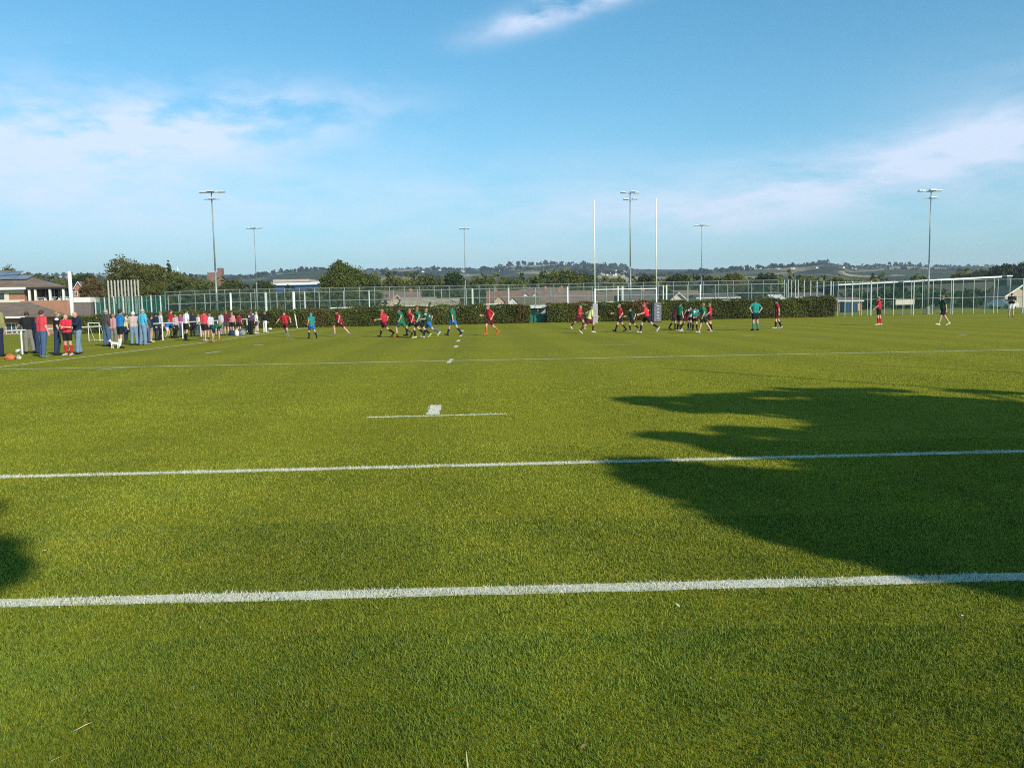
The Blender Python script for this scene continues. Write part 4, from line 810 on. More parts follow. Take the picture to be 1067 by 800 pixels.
# ---------------------------------------------------------------- pitch furniture
rl = thing('spectator_rail', 'white spectator rail running along the left touchline behind the crowd', 'railing', (-21.7, 30, 0))
def rx(Y): return -21.2-.011*(Y-36)
pm_ = MB(); pm_.tube((0, 0, 0), (0, 0, 1.06), .036, .036, 8); pmesh = pm_.mesh('post', WHITE)
Ys = [24, 27.6, 31.4, 36, 40, 44, 47.7, 51, 54.2, 57.5, 61, 64.5, 68, 71]
for Y in Ys: link('post', pmesh, rl, (rx(Y)+21.7, Y-30, 0))
for z_ in (1.04,):
    m = MB(); m.tube((rx(24)+21.7, -6, z_), (rx(71)+21.7, 41, z_), .034, .034, 8); m.build('rail', WHITE, rl)
def small_goal(label, px0, px1, Y, ytop, depth=.9, rr=.05, name='football_goal', group='small football goals'):
    a, b = gp(px0, Y), gp(px1, Y); H = at((px0+px1)/2, ytop, Y).z; zb = float(height(a.x, Y)); o = thing(name, label, 'goal', (a.x, Y, zb), 0, group); Wd = b.x-a.x; H -= zb
    for x in (0, Wd): m = MB(); m.tube((x, 0, 0), (x, 0, H), rr, rr, 8); m.build('upright', WHITE, o)
    m = MB(); m.tube((0, 0, H), (Wd, 0, H), rr*1.15, rr*1.15, 8); m.build('crossbar', WHITE, o)
    m = MB()
    for x in (0, Wd): m.tube((x, 0, H), (x, depth, .05), rr*.6, rr*.6, 6); m.tube((x, 0, .04), (x, depth, .04), rr*.6, rr*.6, 6)
    m.tube((0, depth, .05), (Wd, depth, .05), rr*.6, rr*.6, 6); m.build('back_frame', WHITE, o)
small_goal('small white goal behind the hedge above the running dark red player', 345, 371.5, 87.3, 320.7)
small_goal('small white goal behind the hedge behind the orange socked player', 496, 526.5, 87.3, 317.2)
small_goal('narrow white goal frame behind the left spectator rail', 91, 102.5, 52, 336.5, .7, .02)
# dugout
A4 = gp(560.5, 85.5); dg = thing('dugout', 'green and clear dugout shelter with a white roof in the hedge gap', 'dugout', A4); hw = 8.3*85.5/FPX; H = at(560, 319.8, 85.5).z
m = MB(); m.box((0, .55, H-.06), (2*hw+.2, 1.5, .1)); m.build('roof', WHITE, dg)
m = MB(); m.box((0, 1.2, .45), (2*hw, .06, .9)); [m.box((sx*hw, .6, .45), (.06, 1.2, .9)) for sx in (-1, 1)]; m.box((0, .02, .4), (2*hw*.98, .05, .75)); m.build('lower_panel', mat('dugout_green', (.02, .16, .12), .5, .15, 3), dg)
m = MB(); m.box((0, 1.2, 1.3), (2*hw, .03, .75)); m.build('clear_panel', mat('cloudy_plastic', (.32, .38, .38), .3, .2, 2), dg)
m = MB(); [m.box((sx*hw*k, sy, H/2), (.06, .06, H-.12)) for sx in (-1, 1) for k in (1,) for sy in (.03, 1.17)]; m.box((0, .03, H/2), (.05, .05, H-.12)); m.build('frame', PALEP, dg)
m = MB(); m.box((0, .8, .46), (2*hw*.9, .35, .05)); m.build('bench', GALV, dg)
# touch flag
p = ground(309.8, 342); o = thing('touch_flag', 'leaning touch flag with a pale orange cloth at the far corner', 'flag', p)
m = MB(); m.tube((0, 0, 0), (-.2, 0, 1.35), .035, .03, 8); m.build('pole', WHITE, o)
m = MB(); m.add([(-.20, 0, 1.34), (-.04, .02, .75), (-.10, .04, .25), (-.13, .03, .6), (-.20, .0, 1.0), (-.12, -.02, 1.32)], [(0, 1, 5), (0, 4, 1), (4, 3, 1), (3, 2, 1)]); m.build('cloth', mat('pale_orange_cloth', (.70, .45, .25), .8), o)
def bag(name, label, cat, px, py, size, m_, handle=True, rz=0.0):
    o = thing(name, label, cat, ground(px, py), rz, None); a, b, c = size; m = MB(); m.ell((0, 0, c*.5), (a/2, b/2, c*.52), None, 12, 8); m.box((0, 0, c*.25), (a*.8, b*.8, c*.5)); m.build('bag_body', m_, o, True)
    if handle: m = MB(); m.tube((-a*.22, 0, c*.9), (-a*.1, 0, c*1.25), .015, .015, 6); m.tube((-a*.1, 0, c*1.25), (a*.1, 0, c*1.25), .015, .015, 6); m.tube((a*.1, 0, c*1.25), (a*.22, 0, c*.9), .015, .015, 6); m.build('handle', m_, o)
    return o
bag('kit_bag', 'orange red kit bag on the grass at the far left', 'bag', 10.5, 374.5, (.42, .25, .18), mat('orange_fabric', (.62, .16, .06), .8)); bag('bottle_bag', 'small dark and white bottle bag right of the orange bag', 'bag', 19.5, 374, (.26, .15, .12), mat('grey_fabric', (.45, .45, .40), .8, .5, 8))
bag('plastic_bag', 'pale plastic bag by the first white rail post', 'bag', 19.5, 367.5, (.28, .2, .17), mat('pale_plastic', (.62, .66, .58), .5), False); bag('kit_bag', 'yellow bag on the grass below a white rail post', 'bag', 134, 358.6, (.34, .25, .22), mat('yellow_fabric', (.62, .52, .05), .8))
bag('carrier_bag', 'white carrier bag on the ground near the middle of the crowd', 'bag', 247, 350, (.30, .22, .42), mat('white_plastic', (.78, .77, .72), .5), True); bag('kit_bag', 'grey blue kit bag right of the white carrier bag', 'bag', 252.8, 348.8, (.5, .3, .32), mat('greyblue_fabric', (.22, .27, .36), .8))
bag('kit_bag', 'navy kit bag left of the white carrier bag', 'bag', 241.5, 349.5, (.45, .3, .4), mat('navy_fabric', (.02, .03, .09), .8)); bag('carrier_bag', 'tiny white bag at the end of the crowd by the hedge', 'bag', 281.5, 343.2, (.35, .2, .14), MATS['white_plastic'], False)
# small white dog
dg_ = thing('dog', 'small white dog standing sideways at the spectators feet', 'dog', ground(120, 363.2), rad(170)); DOG = mat('white_fur', (.75, .72, .66), .9, .08, 8)
m = MB(); m.cap((-.15, 0, .24), (.13, 0, .25), .075, .085)
for lx, ly in ((-.17, .05), (-.17, -.05)): m.cap((lx, ly, .22), (lx-.03, ly, .13), .04, .025); m.cap((lx-.03, ly, .13), (lx+.01, ly, .02), .022, .02)
for lx, ly in ((.14, .05), (.14, -.05)): m.cap((lx, ly, .22), (lx, ly, .02), .035, .02)
m.cap((.17, 0, .28), (.24, 0, .37), .05, .045); m.ell((.26, 0, .38), (.055, .05, .05)); m.cap((.28, 0, .37), (.345, 0, .355), .03, .022); m.cap((.24, .035, .42), (.23, .045, .455), .02, .008); m.cap((.24, -.035, .42), (.23, -.045, .455), .02, .008); m.cap((-.21, 0, .28), (-.28, 0, .38), .022, .012)
db = m.build('body', DOG, dg_); md = db.modifiers.new('r', 'REMESH'); md.mode = 'VOXEL'; md.voxel_size = .012; md.use_smooth_shade = True; DOGB = db
m = MB(); m.ell((.365, 0, .362), (.012, .012, .01)); [m.ell((.295, sy*.025, .395), (.008, .008, .008)) for sy in (-1, 1)]; m.build('nose_and_eyes', mat('dog_black', (.02, .02, .02), .4), dg_); m = MB(); m.tube((.175, 0, .27), (.2, 0, .31), .062, .058, 12); m.build('collar', mat('red_strap', (.4, .03, .03), .6), dg_)
# blue container behind the right fence and a parked car
A5 = gp(884.5, 118); A5.z = float(height(A5.x, 118)); o = thing('storage_box', 'blue metal storage box behind the left part of the right hand fence', 'container', A5)
m = MB(); m.box((0, 0, .75), (1.9, 1.6, 1.5)); [m.box((-.85+i*.21, -.82, .75), (.07, .05, 1.4)) for i in range(9)]; m.build('box_body', mat('blue_steel', (.03, .06, .13), .6, .1, 2), o); m = MB(); m.box((0, 0, 1.53), (2, 1.7, .07)); m.build('lid', GREYR, o)
def car(label, px, Y, rz, paint):
    A = gp(px, Y); A.z = float(height(A.x, Y)); o = thing('parked_car', label, 'car', A, rz)
    prof = [(-2.05, .32), (-2.08, .75), (-1.95, .95), (-1.55, 1.02), (-.95, 1.42), (.55, 1.45), (1.15, 1.0), (1.9, .86), (2.08, .65), (2.05, .32)]
    m = MB(); n = len(prof); vs = [(x, -.86 if z < 1.1 else -.68, z) for x, z in prof]+[(x, .86 if z < 1.1 else .68, z) for x, z in prof]
    m.add(vs, [tuple(range(n)), tuple(range(2*n-1, n-1, -1))]+[(i, n+i, n+(i+1) % n, (i+1) % n) for i in range(n)]); m.build('body', paint, o)
    m = MB()
    for sy in (-1, 1): m.add([(-1.35, sy*.845, 1.03), (.95, sy*.845, 1.03), (.45, sy*.71, 1.36), (-.9, sy*.71, 1.36)], [(0, 1, 2, 3)])
    m.add([(1.12, -.78, 1.04), (1.12, .78, 1.04), (.62, .62, 1.41), (.62, -.62, 1.41)], [(0, 1, 2, 3)]); m.add([(-1.52, -.76, 1.06), (-1.52, .76, 1.06), (-1.0, .62, 1.4), (-1.0, -.62, 1.4)], [(3, 2, 1, 0)]); m.build('window', GLASS, o)
    for x in (-1.3, 1.3):
        for sy in (-1, 1): m = MB(); m.tube((x, sy*.70, .32), (x, sy*.88, .32), .32, .32, 16); w_ = m.build('wheel', mat('tyre', (.02, .02, .02), .8), o); m = MB(); m.tube((x, sy*.86, .32), (x, sy*.90, .32), .19, .19, 12); m.build('rim', GALV, w_)
    for sy in (-1, 1): m = MB(); m.box((2.07, sy*.6, .7), (.06, .3, .14)); m.build('headlight', FRAME, o)
    return o
car('pale grey car parked behind the right hand fence left of the black topped man', 1045, 128, rad(-70), mat('pale_grey_paint', (.62, .64, .66), .3, .02, 1, spec=.6))
o = thing('white_board', 'cream board wall standing beyond the right hand fence', 'board', gp(943, 150)); o.location.z = float(height(o.location.x, 150)); m = MB(); m.box((0, 0, 1.2), (3.4, .12, .9)); m.build('panel', CREAM, o); m = MB(); [m.box((sx*1.5, .12, .6), (.12, .12, 1.8)) for sx in (-1, 0, 1)]; m.build('leg', BARK, o)
# fallen leaves near the camera
lg = random.Random(9)
for k_, (px, py, sz, br, lb) in enumerate(((608, 777, .018, 0, 'curled brown leaf lying lowest in the grass near the bottom edge'), (842, 657, .014, 1, 'pale leaf below the goal line at right'), (690, 628, .016, 1, 'pale leaf fragment just below the goal line, left of another'), (706, 630, .020, 1, 'pale leaf pair just below the goal line right of a similar one'), (583, 614, .012, 1, 'tiny white petal close under the goal line in the middle'), (86, 757, .020, 1, 'straw coloured sliver lying on the turf at lower left'),
    (59, 790, .018, 1, 'pale straw sliver in the lower left corner'), (542, 655, .010, 1, 'tiny pale speck on the turf below the goal line centre'), (1003, 641, .022, 1, 'whitish dry leaf on the grass at lower right'), (47, 573, .012, 1, 'tiny white petal between the two lines at left'), (487, 792, .026, 1, 'thin straw stalk by the bottom edge left of the brown leaf'), (121, 638, .009, 1, 'tiny white speck below the goal line at left'), (902, 563, .010, 1, 'tiny pale speck inside the tree shadow'))):
    p = ground(px, py, .022); o = link('fallen_leaf', None) if False else None; m = MB(); q = [(-1, 0, 0), (-.4, .45, .12), (.35, .4, .2), (1, 0, .05), (.3, -.42, .1), (-.45, -.4, .02)]
    ln = 1.0 if 'sliver' not in lb and 'stalk' not in lb else 2.0; wd = 1.0 if ln == 1 else .22
    m.add([(x*sz*ln, y*sz*wd, z*sz) for x, y, z in q], [(0, 1, 2), (0, 2, 3), (0, 3, 4), (0, 4, 5)])
    o = m.build('fallen_leaf', mat('pale_leaf', (.62, .56, .36), .8) if br else mat('brown_leaf', (.28, .17, .09), .8)); o.location = p; o.rotation_euler = (lg.uniform(-.4, .4), lg.uniform(-.4, .4), lg.uniform(0, 6)); tag(o, lb, 'leaf', 'fallen leaves on the near turf')

# ---------------------------------------------------------------- people
SKIN = [mat('skin_light', (.56, .33, .24), .6, .06, 8), mat('skin_pink', (.60, .31, .24), .6, .06, 8), mat('skin_tan', (.42, .24, .16), .6, .06, 8)]
EYE_M = mat('eye_dark', (.03, .02, .02), .3); LIP = mat('lips', (.42, .15, .13), .5)
def cloth(name, rgb, var=.12): return mat('cloth_'+name, rgb, .85, var, 7, bump=.3)
HAIRC = {'brown': mat('hair_brown', (.07, .04, .025), .7, .3, 30), 'dark': mat('hair_dark', (.018, .014, .012), .6, .3, 30), 'blond': mat('hair_blond', (.27, .18, .10), .7, .25, 30), 'grey': mat('hair_grey', (.36, .34, .32), .7, .2, 30), 'ginger': mat('hair_ginger', (.32, .11, .04), .7, .25, 30)}
HAIRC['redcap'] = cloth('head_guard_red', (.55, .03, .04)); HAIRC['whitecap'] = cloth('cap_white', (.78, .78, .76)); HAIRC['tealcap'] = cloth('head_guard_teal', (.05, .30, .26))
C = {k: cloth(k, v) for k, v in dict(boot_white=(.50, .50, .48), red=(.48, .020, .035), crimson=(.30, .015, .030), maroon=(.11, .012, .022), bright_red=(.62, .03, .06), coral=(.60, .06, .08), green=(.012, .150, .090), teal=(.015, .21, .185), dark_green=(.012, .065, .045), black=(.014, .013, .016), navy=(.015, .022, .055),
    denim=(.060, .110, .200), light_denim=(.17, .25, .36), dark_denim=(.025, .040, .085), grey=(.19, .18, .16), brown_grey=(.065, .058, .058), blue=(.020, .17, .42), sky=(.085, .40, .60), royal=(.035, .14, .50), white=(.74, .73, .72), cream=(.66, .60, .48), khaki=(.27, .24, .10), pink=(.55, .25, .27), plaid=(.50, .38, .36),
    magenta=(.40, .06, .26), purple=(.10, .045, .085), beige=(.48, .36, .24), yellow=(.66, .60, .24), orange=(.50, .11, .03), blue_short=(.025, .13, .38), grey_white=(.50, .50, .56)).items()}
POSES = {
 'stand': dict(lf=2, lk=3, rf=-2, rk=2, la=4, lb=7, le=12, ra=4, rb=7, re=12),
 'stand2': dict(lf=6, lk=10, rf=-5, rk=2, la=10, lb=9, le=40, ra=0, rb=8, re=18),
 'folded': dict(lf=3, lk=3, rf=-3, rk=2, la=22, lb=8, le=85, li=.75, ra=22, rb=8, re=85, ri=.75),
 'pockets': dict(lf=0, lk=2, rf=3, rk=5, la=-8, lb=16, le=35, li=.35, ra=-8, rb=16, re=35, ri=.35),
 'hips': dict(lf=3, lk=3, rf=-3, rk=3, la=-12, lb=42, le=20, li=1.0, ra=-12, rb=42, re=20, ri=1.0),
 'lean': dict(lean=10, lf=-6, lk=3, rf=-10, rk=4, la=38, lb=16, le=30, ra=38, rb=12, re=30),
 'point': dict(lf=5, lk=5, rf=-5, rk=3, la=62, lb=12, le=20, ra=5, rb=8, re=15),
 'phone': dict(lf=3, lk=3, rf=-3, rk=2, la=35, lb=8, le=80, li=.3, ra=35, rb=8, re=95, ri=.3, nod=20),
 'walk': dict(lean=3, lf=22, lk=8, rf=-20, rk=14, la=-22, lb=7, le=20, ra=24, rb=7, re=25),
 'run': dict(lean=12, lf=42, lk=45, rf=-28, rk=22, la=-42, lb=12, le=80, ra=14, rb=10, re=88),
 'run2': dict(lean=14, lf=-32, lk=30, rf=36, rk=22, la=14, lb=12, le=85, ra=-42, rb=14, re=80),
 'runwide': dict(lean=8, lf=22, lk=28, rf=-24, rk=24, la=15, lb=55, le=20, ra=5, rb=52, re=22, ls=16, rs=16),
 'sprint': dict(lean=20, lf=55, lk=60, rf=-34, rk=14, la=-45, lb=14, le=80, ra=18, rb=12, re=88),
 'bend': dict(lean=62, lf=48, lk=55, rf=5, rk=28, la=45, lb=12, le=15, ra=50, rb=12, re=15),
 'bind': dict(lean=32, lf=22, lk=26, rf=-12, rk=18, la=70, lb=22, le=30, ra=64, rb=20, re=30),
 'crouch': dict(lean=22, lf=95, lk=120, rf=70, rk=125, la=45, lb=12, le=60, ra=45, rb=12, re=60),
}
def remeshed(mb, name, mats, parent, vox, sm=2):
    me = mb.mesh(name, mats); o = link(name, me, parent); MATSOF[o] = mats if isinstance(mats, list) else [mats]; r = o.modifiers.new('r', 'REMESH'); r.mode = 'VOXEL'; r.voxel_size = vox; r.use_smooth_shade = True
    if sm: q = o.modifiers.new('s', 'SMOOTH'); q.iterations = sm; q.factor = .5
    return o
PEND = []; MATSOF = {}
def person(label, px, yf, ytop, heading, pose, top, bottom, hair='brown', sleeve='short', legs='shorts', socks=None, shoes='black', skin=0, group=None, extra=None, hlen=0, scaleH=None, build=1.14, jit=None, stripe=None):
    """heading in degrees: 0 looks away from the camera, 90 to the right, 180 at the camera, 270 to the left; yf, ytop: rows of the feet and the top of the head"""
    p = ground(px, yf); P = dict(lean=2, lf=0, lk=0, rf=0, rk=0, la=0, lb=5, le=0, ra=0, rb=5, re=0, li=0, ri=0, nod=0, ls=3, rs=3); P.update(POSES[pose])
    g = random.Random(int(px*7+yf*3))
    for k in ('lf', 'rf', 'la', 'ra', 'le', 're', 'lk', 'rk'): P[k] += g.uniform(-4, 4)
    if jit: P.update(jit)
    t = thing('person', label, 'person', p, rad(-heading), group)
    V = Vector; ln = rad(P['lean'])
    def TR_(v): return V((v[0], v[1]*math.cos(ln)+v[2]*math.sin(ln), -v[1]*math.sin(ln)+v[2]*math.cos(ln)))   # torso frame about the pelvis
    J = {}
    for s_, sx in (('l', -1), ('r', 1)):
        a, k, sp = rad(P[s_+'f']), rad(P[s_+'k']), rad(P[s_+'s'])
        hip = V((sx*.088, 0, -.02)); kn = hip+V((sx*math.sin(sp), math.sin(a), -math.cos(a))).normalized()*.425
        b = a-k; an = kn+V((sx*math.sin(sp)*.5, math.sin(b), -math.cos(b))).normalized()*.415
        fa = max(-.9, min(.5, b*.85)); toe = an+V((sx*.03, math.cos(fa)*.17, -.055+math.sin(fa)*.17)); heel = an+V((0, -.05*math.cos(fa), -.058-.05*math.sin(fa)))
        J[s_] = (hip, kn, an, toe, heel)
        sh = TR_((sx*.175*build**.4, 0, .475)); u_, w2 = rad(P[s_+'a']), rad(P[s_+'b'])
        dn = TR_((sx*math.sin(w2), math.sin(u_)*math.cos(w2), -math.cos(u_)*math.cos(w2))); el_ = sh+dn*.285
        v_ = rad(P[s_+'a']+P[s_+'e']); w3 = w2*.6; d2 = TR_((sx*math.sin(w3)-sx*P[s_+'i'], math.sin(v_)*math.cos(w3), -math.cos(v_)*math.cos(w3))).normalized(); wr = el_+d2*.25
        J[s_+'A'] = (sh, el_, wr, d2)
    low = min(min(J[s_][3].z, J[s_][4].z) for s_ in 'lr')-.03
    H0 = None
    nk = TR_((0, .0, .51)); nd = rad(P['nod']+P['lean']*.35); hc = nk+V((0, math.sin(nd)*.10+.02, math.cos(nd)*.13)); hq = Matrix.Rotation(-nd*.8, 3, 'X').to_quaternion()
    topz = hc.z+.118
    Ht = (yf-ytop)/FPX*p.y if scaleH is None else scaleH
    k_ = Ht/(topz-low); off = V((0, 0, -low))
    def Q(v): return (V(v)+off)*k_
    R_ = lambda r: r*k_
    bb = build
    # body: one continuous surface
    m = MB()
    def tor(m, e, lo=-.09, hi=.50):
        pts_ = [(max(-.04, lo), .105, .02), (.10, .100, .0), (.26, .108, .0), (.40, .112, .0)]
        for (za, ra_, _), (zb_, rb_, _) in zip(pts_[:-1], pts_[1:]):
            ra_ = ra_*(1.04 if lo > 0 else 1)
            for sx in (-1, 1): m.cap(Q(TR_((sx*.060*bb, 0, za))), Q(TR_((sx*.066*bb, 0, zb_))), R_(ra_*bb+e), R_(rb_*bb**.5+e), 12)
        m.cap(Q(TR_((-.15*bb**.4, 0, .462))), Q(TR_((.15*bb**.4, 0, .462))), R_(.060+e), R_(.060+e), 12); m.cap(Q(TR_((0, 0, .44))), Q(TR_((0, 0, .50))), R_(.075+e), R_(.06+e), 12)
    tor(m, 0); m.cap(Q(nk+V((0, 0, -.05))), Q(hc-V((0, .01, .06))), R_(.056), R_(.052), 12)
    m.ell(Q(hc), (R_(.076), R_(.094), R_(.116)), hq); m.ell(Q(hc+hq @ V((0, .02, -.06))), (R_(.056), R_(.070), R_(.058)), hq)
    m.cap(Q(hc+hq @ V((0, .088, .01))), Q(hc+hq @ V((0, .108, -.022))), R_(.010), R_(.016), 8)
    for sx in (-1, 1): m.ell(Q(hc+hq @ V((sx*.078, -.005, -.005))), (R_(.014), R_(.024), R_(.034)), hq, 8, 6)
    for s_, sx in (('l', -1), ('r', 1)):
        hip, kn, an, toe, heel = J[s_]; m.cap(Q(hip), Q(kn), R_(.092*bb), R_(.056), 12); m.cap(Q(kn), Q(kn.lerp(an, .35)+V((0, -.012, 0))), R_(.054), R_(.058), 12); m.cap(Q(kn.lerp(an, .35)+V((0, -.012, 0))), Q(an), R_(.058), R_(.036), 12)
        m.cap(Q(heel+V((0, .01, .01))), Q(toe-V((0, .03, 0))), R_(.036), R_(.030), 10); m.cap(Q(an), Q(heel), R_(.036), R_(.032), 10)
        sh, el_, wr, d2 = J[s_+'A']; m.cap(Q(sh), Q(el_), R_(.052), R_(.041), 12); m.cap(Q(el_), Q(el_.lerp(wr, .3)), R_(.041), R_(.042), 12); m.cap(Q(el_.lerp(wr, .3)), Q(wr), R_(.042), R_(.027), 12)
        side = d2.cross(V((0, 0, 1))); side = side.normalized() if side.length > .2 else V((0, 1, 0)); across = d2.cross(side).normalized()
        if abs(d2.z) > .6: across = V((0, 1, 0))-d2*d2.y; across.normalize()
        pal = wr+d2*.075; m.cap(Q(wr+d2*.02), Q(pal+across*.018), R_(.026), R_(.022), 10); m.cap(Q(wr+d2*.02), Q(pal-across*.018), R_(.026), R_(.022), 10); inw = d2.cross(across)*(-sx if True else 1)
        for f_, fl in ((-.032, .052), (-.011, .064), (.011, .070), (.033, .062)):
            b0 = pal+across*f_; b1 = b0+d2*fl*.55+across*f_*.12; b2 = b1+(d2*.8+inw*.6).normalized()*fl*.55; m.cap(Q(b0), Q(b1), R_(.0105), R_(.0098), 8); m.cap(Q(b1), Q(b2), R_(.0098), R_(.0088), 8)
        tb0 = wr+d2*.03+across*.02; tb1 = tb0+(d2*.6+across*.8).normalized()*.04; m.cap(Q(tb0), Q(tb1), R_(.014), R_(.012), 8); m.cap(Q(tb1), Q(tb1+(d2*.9+inw*.3).normalized()*.03), R_(.012), R_(.010), 8)
    body = remeshed(m, 'body', [SKIN[skin], EYE_M, LIP], t, .0135, 1)
    PEND.append((body, [(Q(hc+hq @ V((sx*.032, .082, .012))), R_(.013), 1) for sx in (-1, 1)]+[(Q(hc+hq @ V((0, .088, -.060))), R_(.016), 2)]))
    # hair or cap
    m = MB()
    m.ell(Q(hc+hq @ V((0, -.014, .022))), (R_(.086), R_(.096), R_(.108)), hq, 14, 9)
    hmesh = MB(); fr = .035 if hair not in ('redcap', 'tealcap') else .055
    for f in m.f:
        c = sum((V(m.v[i]) for i in f), V())/len(f); l_ = hq.inverted() @ ((c/k_-off)-hc)
        if l_.z > .045 or (l_.y < fr-.02 and l_.z > -.045-hlen*.1): hmesh.f.append(f)
    hmesh.v = m.v; hmesh.mi = [0]*len(hmesh.f)
    if hlen: hmesh.cap(Q(hc+hq @ V((0, -.075, .02))), Q(hc+hq @ V((0, -.095, -.10*hlen))), R_(.055), R_(.035), 10)
    if hair == 'whitecap': hmesh.cap(Q(hc+hq @ V((-.03, .09, .055))), Q(hc+hq @ V((.03, .09, .055))), R_(.012), R_(.012), 8)
    if hair != 'bald':
        ho = hmesh.build('cap' if hair == 'whitecap' else ('head_guard' if hair in ('redcap', 'tealcap') else 'hair'), HAIRC[hair], t, True); sd_ = ho.modifiers.new('t', 'SOLIDIFY'); sd_.thickness = R_(.012); sd_.offset = 0
    # shirt
    m = MB(); tor(m, .018, .045)
    for s_ in 'lr':
        sh, el_, wr, d2 = J[s_+'A']
        if sleeve != 'none':
            e1 = sh.lerp(el_, .70); m.cap(Q(sh), Q(e1), R_(.068), R_(.064), 12)
        if sleeve == 'long': m.cap(Q(sh.lerp(el_, .6)), Q(el_), R_(.062), R_(.056), 12); m.cap(Q(el_), Q(el_.lerp(wr, .9)), R_(.056), R_(.040), 12)
    top_m = C[top]; st = remeshed(m, 'shirt' if sleeve != 'long' else 'jacket', [top_m, C[stripe] if stripe else top_m], t, .0165, 3)
    if stripe: PEND.append((st, [(Q(TR_((0, -.12, .30))), R_(.085), 1), (Q(TR_((0, .12, .30))), R_(.06), 1)]+[(Q(J[s_+'A'][0].lerp(J[s_+'A'][1], .1)), R_(.075), 1) for s_ in 'lr']))
    # legs
    m = MB(); long_ = legs == 'trousers'
    for sx in (-1, 1): m.cap(Q(TR_((sx*.055*bb, 0, -.005))), Q((sx*.06, 0, -.05)), R_(.118*bb), R_(.112*bb), 12)
    for s_ in 'lr':
        hip, kn, an, toe, heel = J[s_]
        if long_: m.cap(Q(hip), Q(kn), R_(.112*bb), R_(.088), 12); m.cap(Q(kn), Q(an+V((0, 0, .01))), R_(.088), R_(.074), 12)
        else: m.cap(Q(hip), Q(hip.lerp(kn, .62)), R_(.112*bb), R_(.094), 12)
    remeshed(m, 'trousers' if long_ else 'shorts', C[bottom], t, .0165, 2)
    for s_ in 'lr':
        hip, kn, an, toe, heel = J[s_]
        if socks and not long_:
            m = MB(); m.cap(Q(kn.lerp(an, .22)), Q(kn.lerp(an, .4)+V((0, -.012, 0))), R_(.058), R_(.064), 12); m.cap(Q(kn.lerp(an, .4)+V((0, -.012, 0))), Q(an), R_(.063), R_(.044), 12); m.build('sock', C[socks], t, True)
        m = MB(); m.cap(Q(heel+V((0, 0, .012))), Q(toe-V((0, .005, .0))), R_(.043), R_(.036), 12); m.cap(Q(an+V((0, 0, -.01))), Q(heel.lerp(toe, .3)+V((0, 0, .012))), R_(.046), R_(.044), 12); m.build('shoe', C[shoes], t, True)
    if extra: extra(t, J, Q, R_, TR_)
    return t
SP = 'spectators along the left touchline'; PL = 'rugby players on the pitch'
P_ = person
P_('spectator in khaki top and navy trousers cut off by the left edge', -2, 371.5, 319, 350, 'stand', 'khaki', 'navy', 'brown', 'long', 'trousers', group=SP)
P_('man in black polo shirt and grey trousers leaning on the white rail', 31, 368.5, 325, 320, 'lean', 'black', 'grey', 'brown', 'short', 'trousers', shoes='black', group=SP, skin=1, jit=dict(rb=8, ra=15))
P_('man in coral red t-shirt and blue jeans at the left', 45.5, 372.5, 323.5, 25, 'stand2', 'coral', 'denim', 'brown', 'short', 'trousers', shoes='grey', group=SP, build=1.12, skin=1, stripe='coral')
P_('spectator in dark navy behind the coral shirted man', 39.5, 368.5, 331, 40, 'stand', 'navy', 'dark_denim', 'brown', 'long', 'trousers', group=SP)
P_('man in black and white rugby shirt and dark jeans', 61, 370.0, 324.5, 60, 'stand2', 'black', 'dark_denim', 'blond', 'short', 'trousers', group=SP, stripe='white', build=1.05)
P_('bald substitute in bright red shirt, black shorts and red socks', 71.5, 370.5, 327.5, 185, 'folded', 'bright_red', 'black', 'bald', 'short', socks='red', shoes='boot_white', skin=1, group=SP, build=1.1, stripe='bright_red')
P_('balding man in navy jumper and blue jeans right of the red substitute', 82.5, 369.0, 325.0, 215, 'phone', 'navy', 'light_denim', 'bald', 'long', 'trousers', shoes='black', group=SP, build=1.1, skin=1, jit=dict(lf=10, rf=-8))
P_('man in dark brown jacket and jeans left of the white dog', 112, 361.0, 323.0, 30, 'pockets', 'brown_grey', 'denim', 'grey', 'long', 'trousers', group=SP)
P_('small child in pink hoodie behind the white dog', 119.5, 360.2, 327.5, 10, 'stand', 'pink', 'grey', 'blond', 'long', 'trousers', group=SP)
P_('man in bright blue t-shirt, black shorts and white socks', 126.5, 362.8, 323.0, 35, 'folded', 'blue', 'black', 'dark', 'short', socks='white', shoes='black', group=SP, build=1.05)
P_('spectator in yellow top half hidden behind the blue t-shirt', 132, 357.5, 327.0, 60, 'stand2', 'yellow', 'navy', 'brown', 'long', 'trousers', group=SP)
P_('woman in pinkish checked jacket and grey jeans with a white cap', 140.5, 359.8, 325.0, 340, 'stand2', 'plaid', 'light_denim', 'whitecap', 'long', 'trousers', group=SP)
P_('spectator in navy between the checked jacket and the sky blue hoodie', 144.8, 359.2, 327.5, 20, 'stand', 'navy', 'navy', 'dark', 'long', 'trousers', group=SP)
P_('tall man in sky blue hoodie and pale jeans', 150, 359.8, 322.0, 30, 'pockets', 'sky', 'light_denim', 'grey', 'long', 'trousers', shoes='grey', group=SP, build=1.08)
P_('dark haired woman in navy jacket and beige shorts', 158, 356.5, 329.0, 75, 'stand2', 'navy', 'beige', 'dark', 'long', 'shorts', shoes='cream', hlen=1.2, group=SP)
P_('child in white patterned top and black trousers', 168, 353.8, 325.0, 50, 'stand2', 'grey_white', 'black', 'blond', 'long', 'trousers', group=SP, stripe='white')
P_('spectator in royal blue top and cream shorts', 174.3, 352.8, 326.5, 40, 'bend', 'royal', 'cream', 'blond', 'long', 'shorts', shoes='grey', group=SP, scaleH=1.25, jit=dict(lean=22))
P_('man in crimson t-shirt and black shorts by the white rail post', 178.5, 351.8, 323.0, 60, 'folded', 'red', 'black', 'brown', 'short', shoes='black', group=SP)
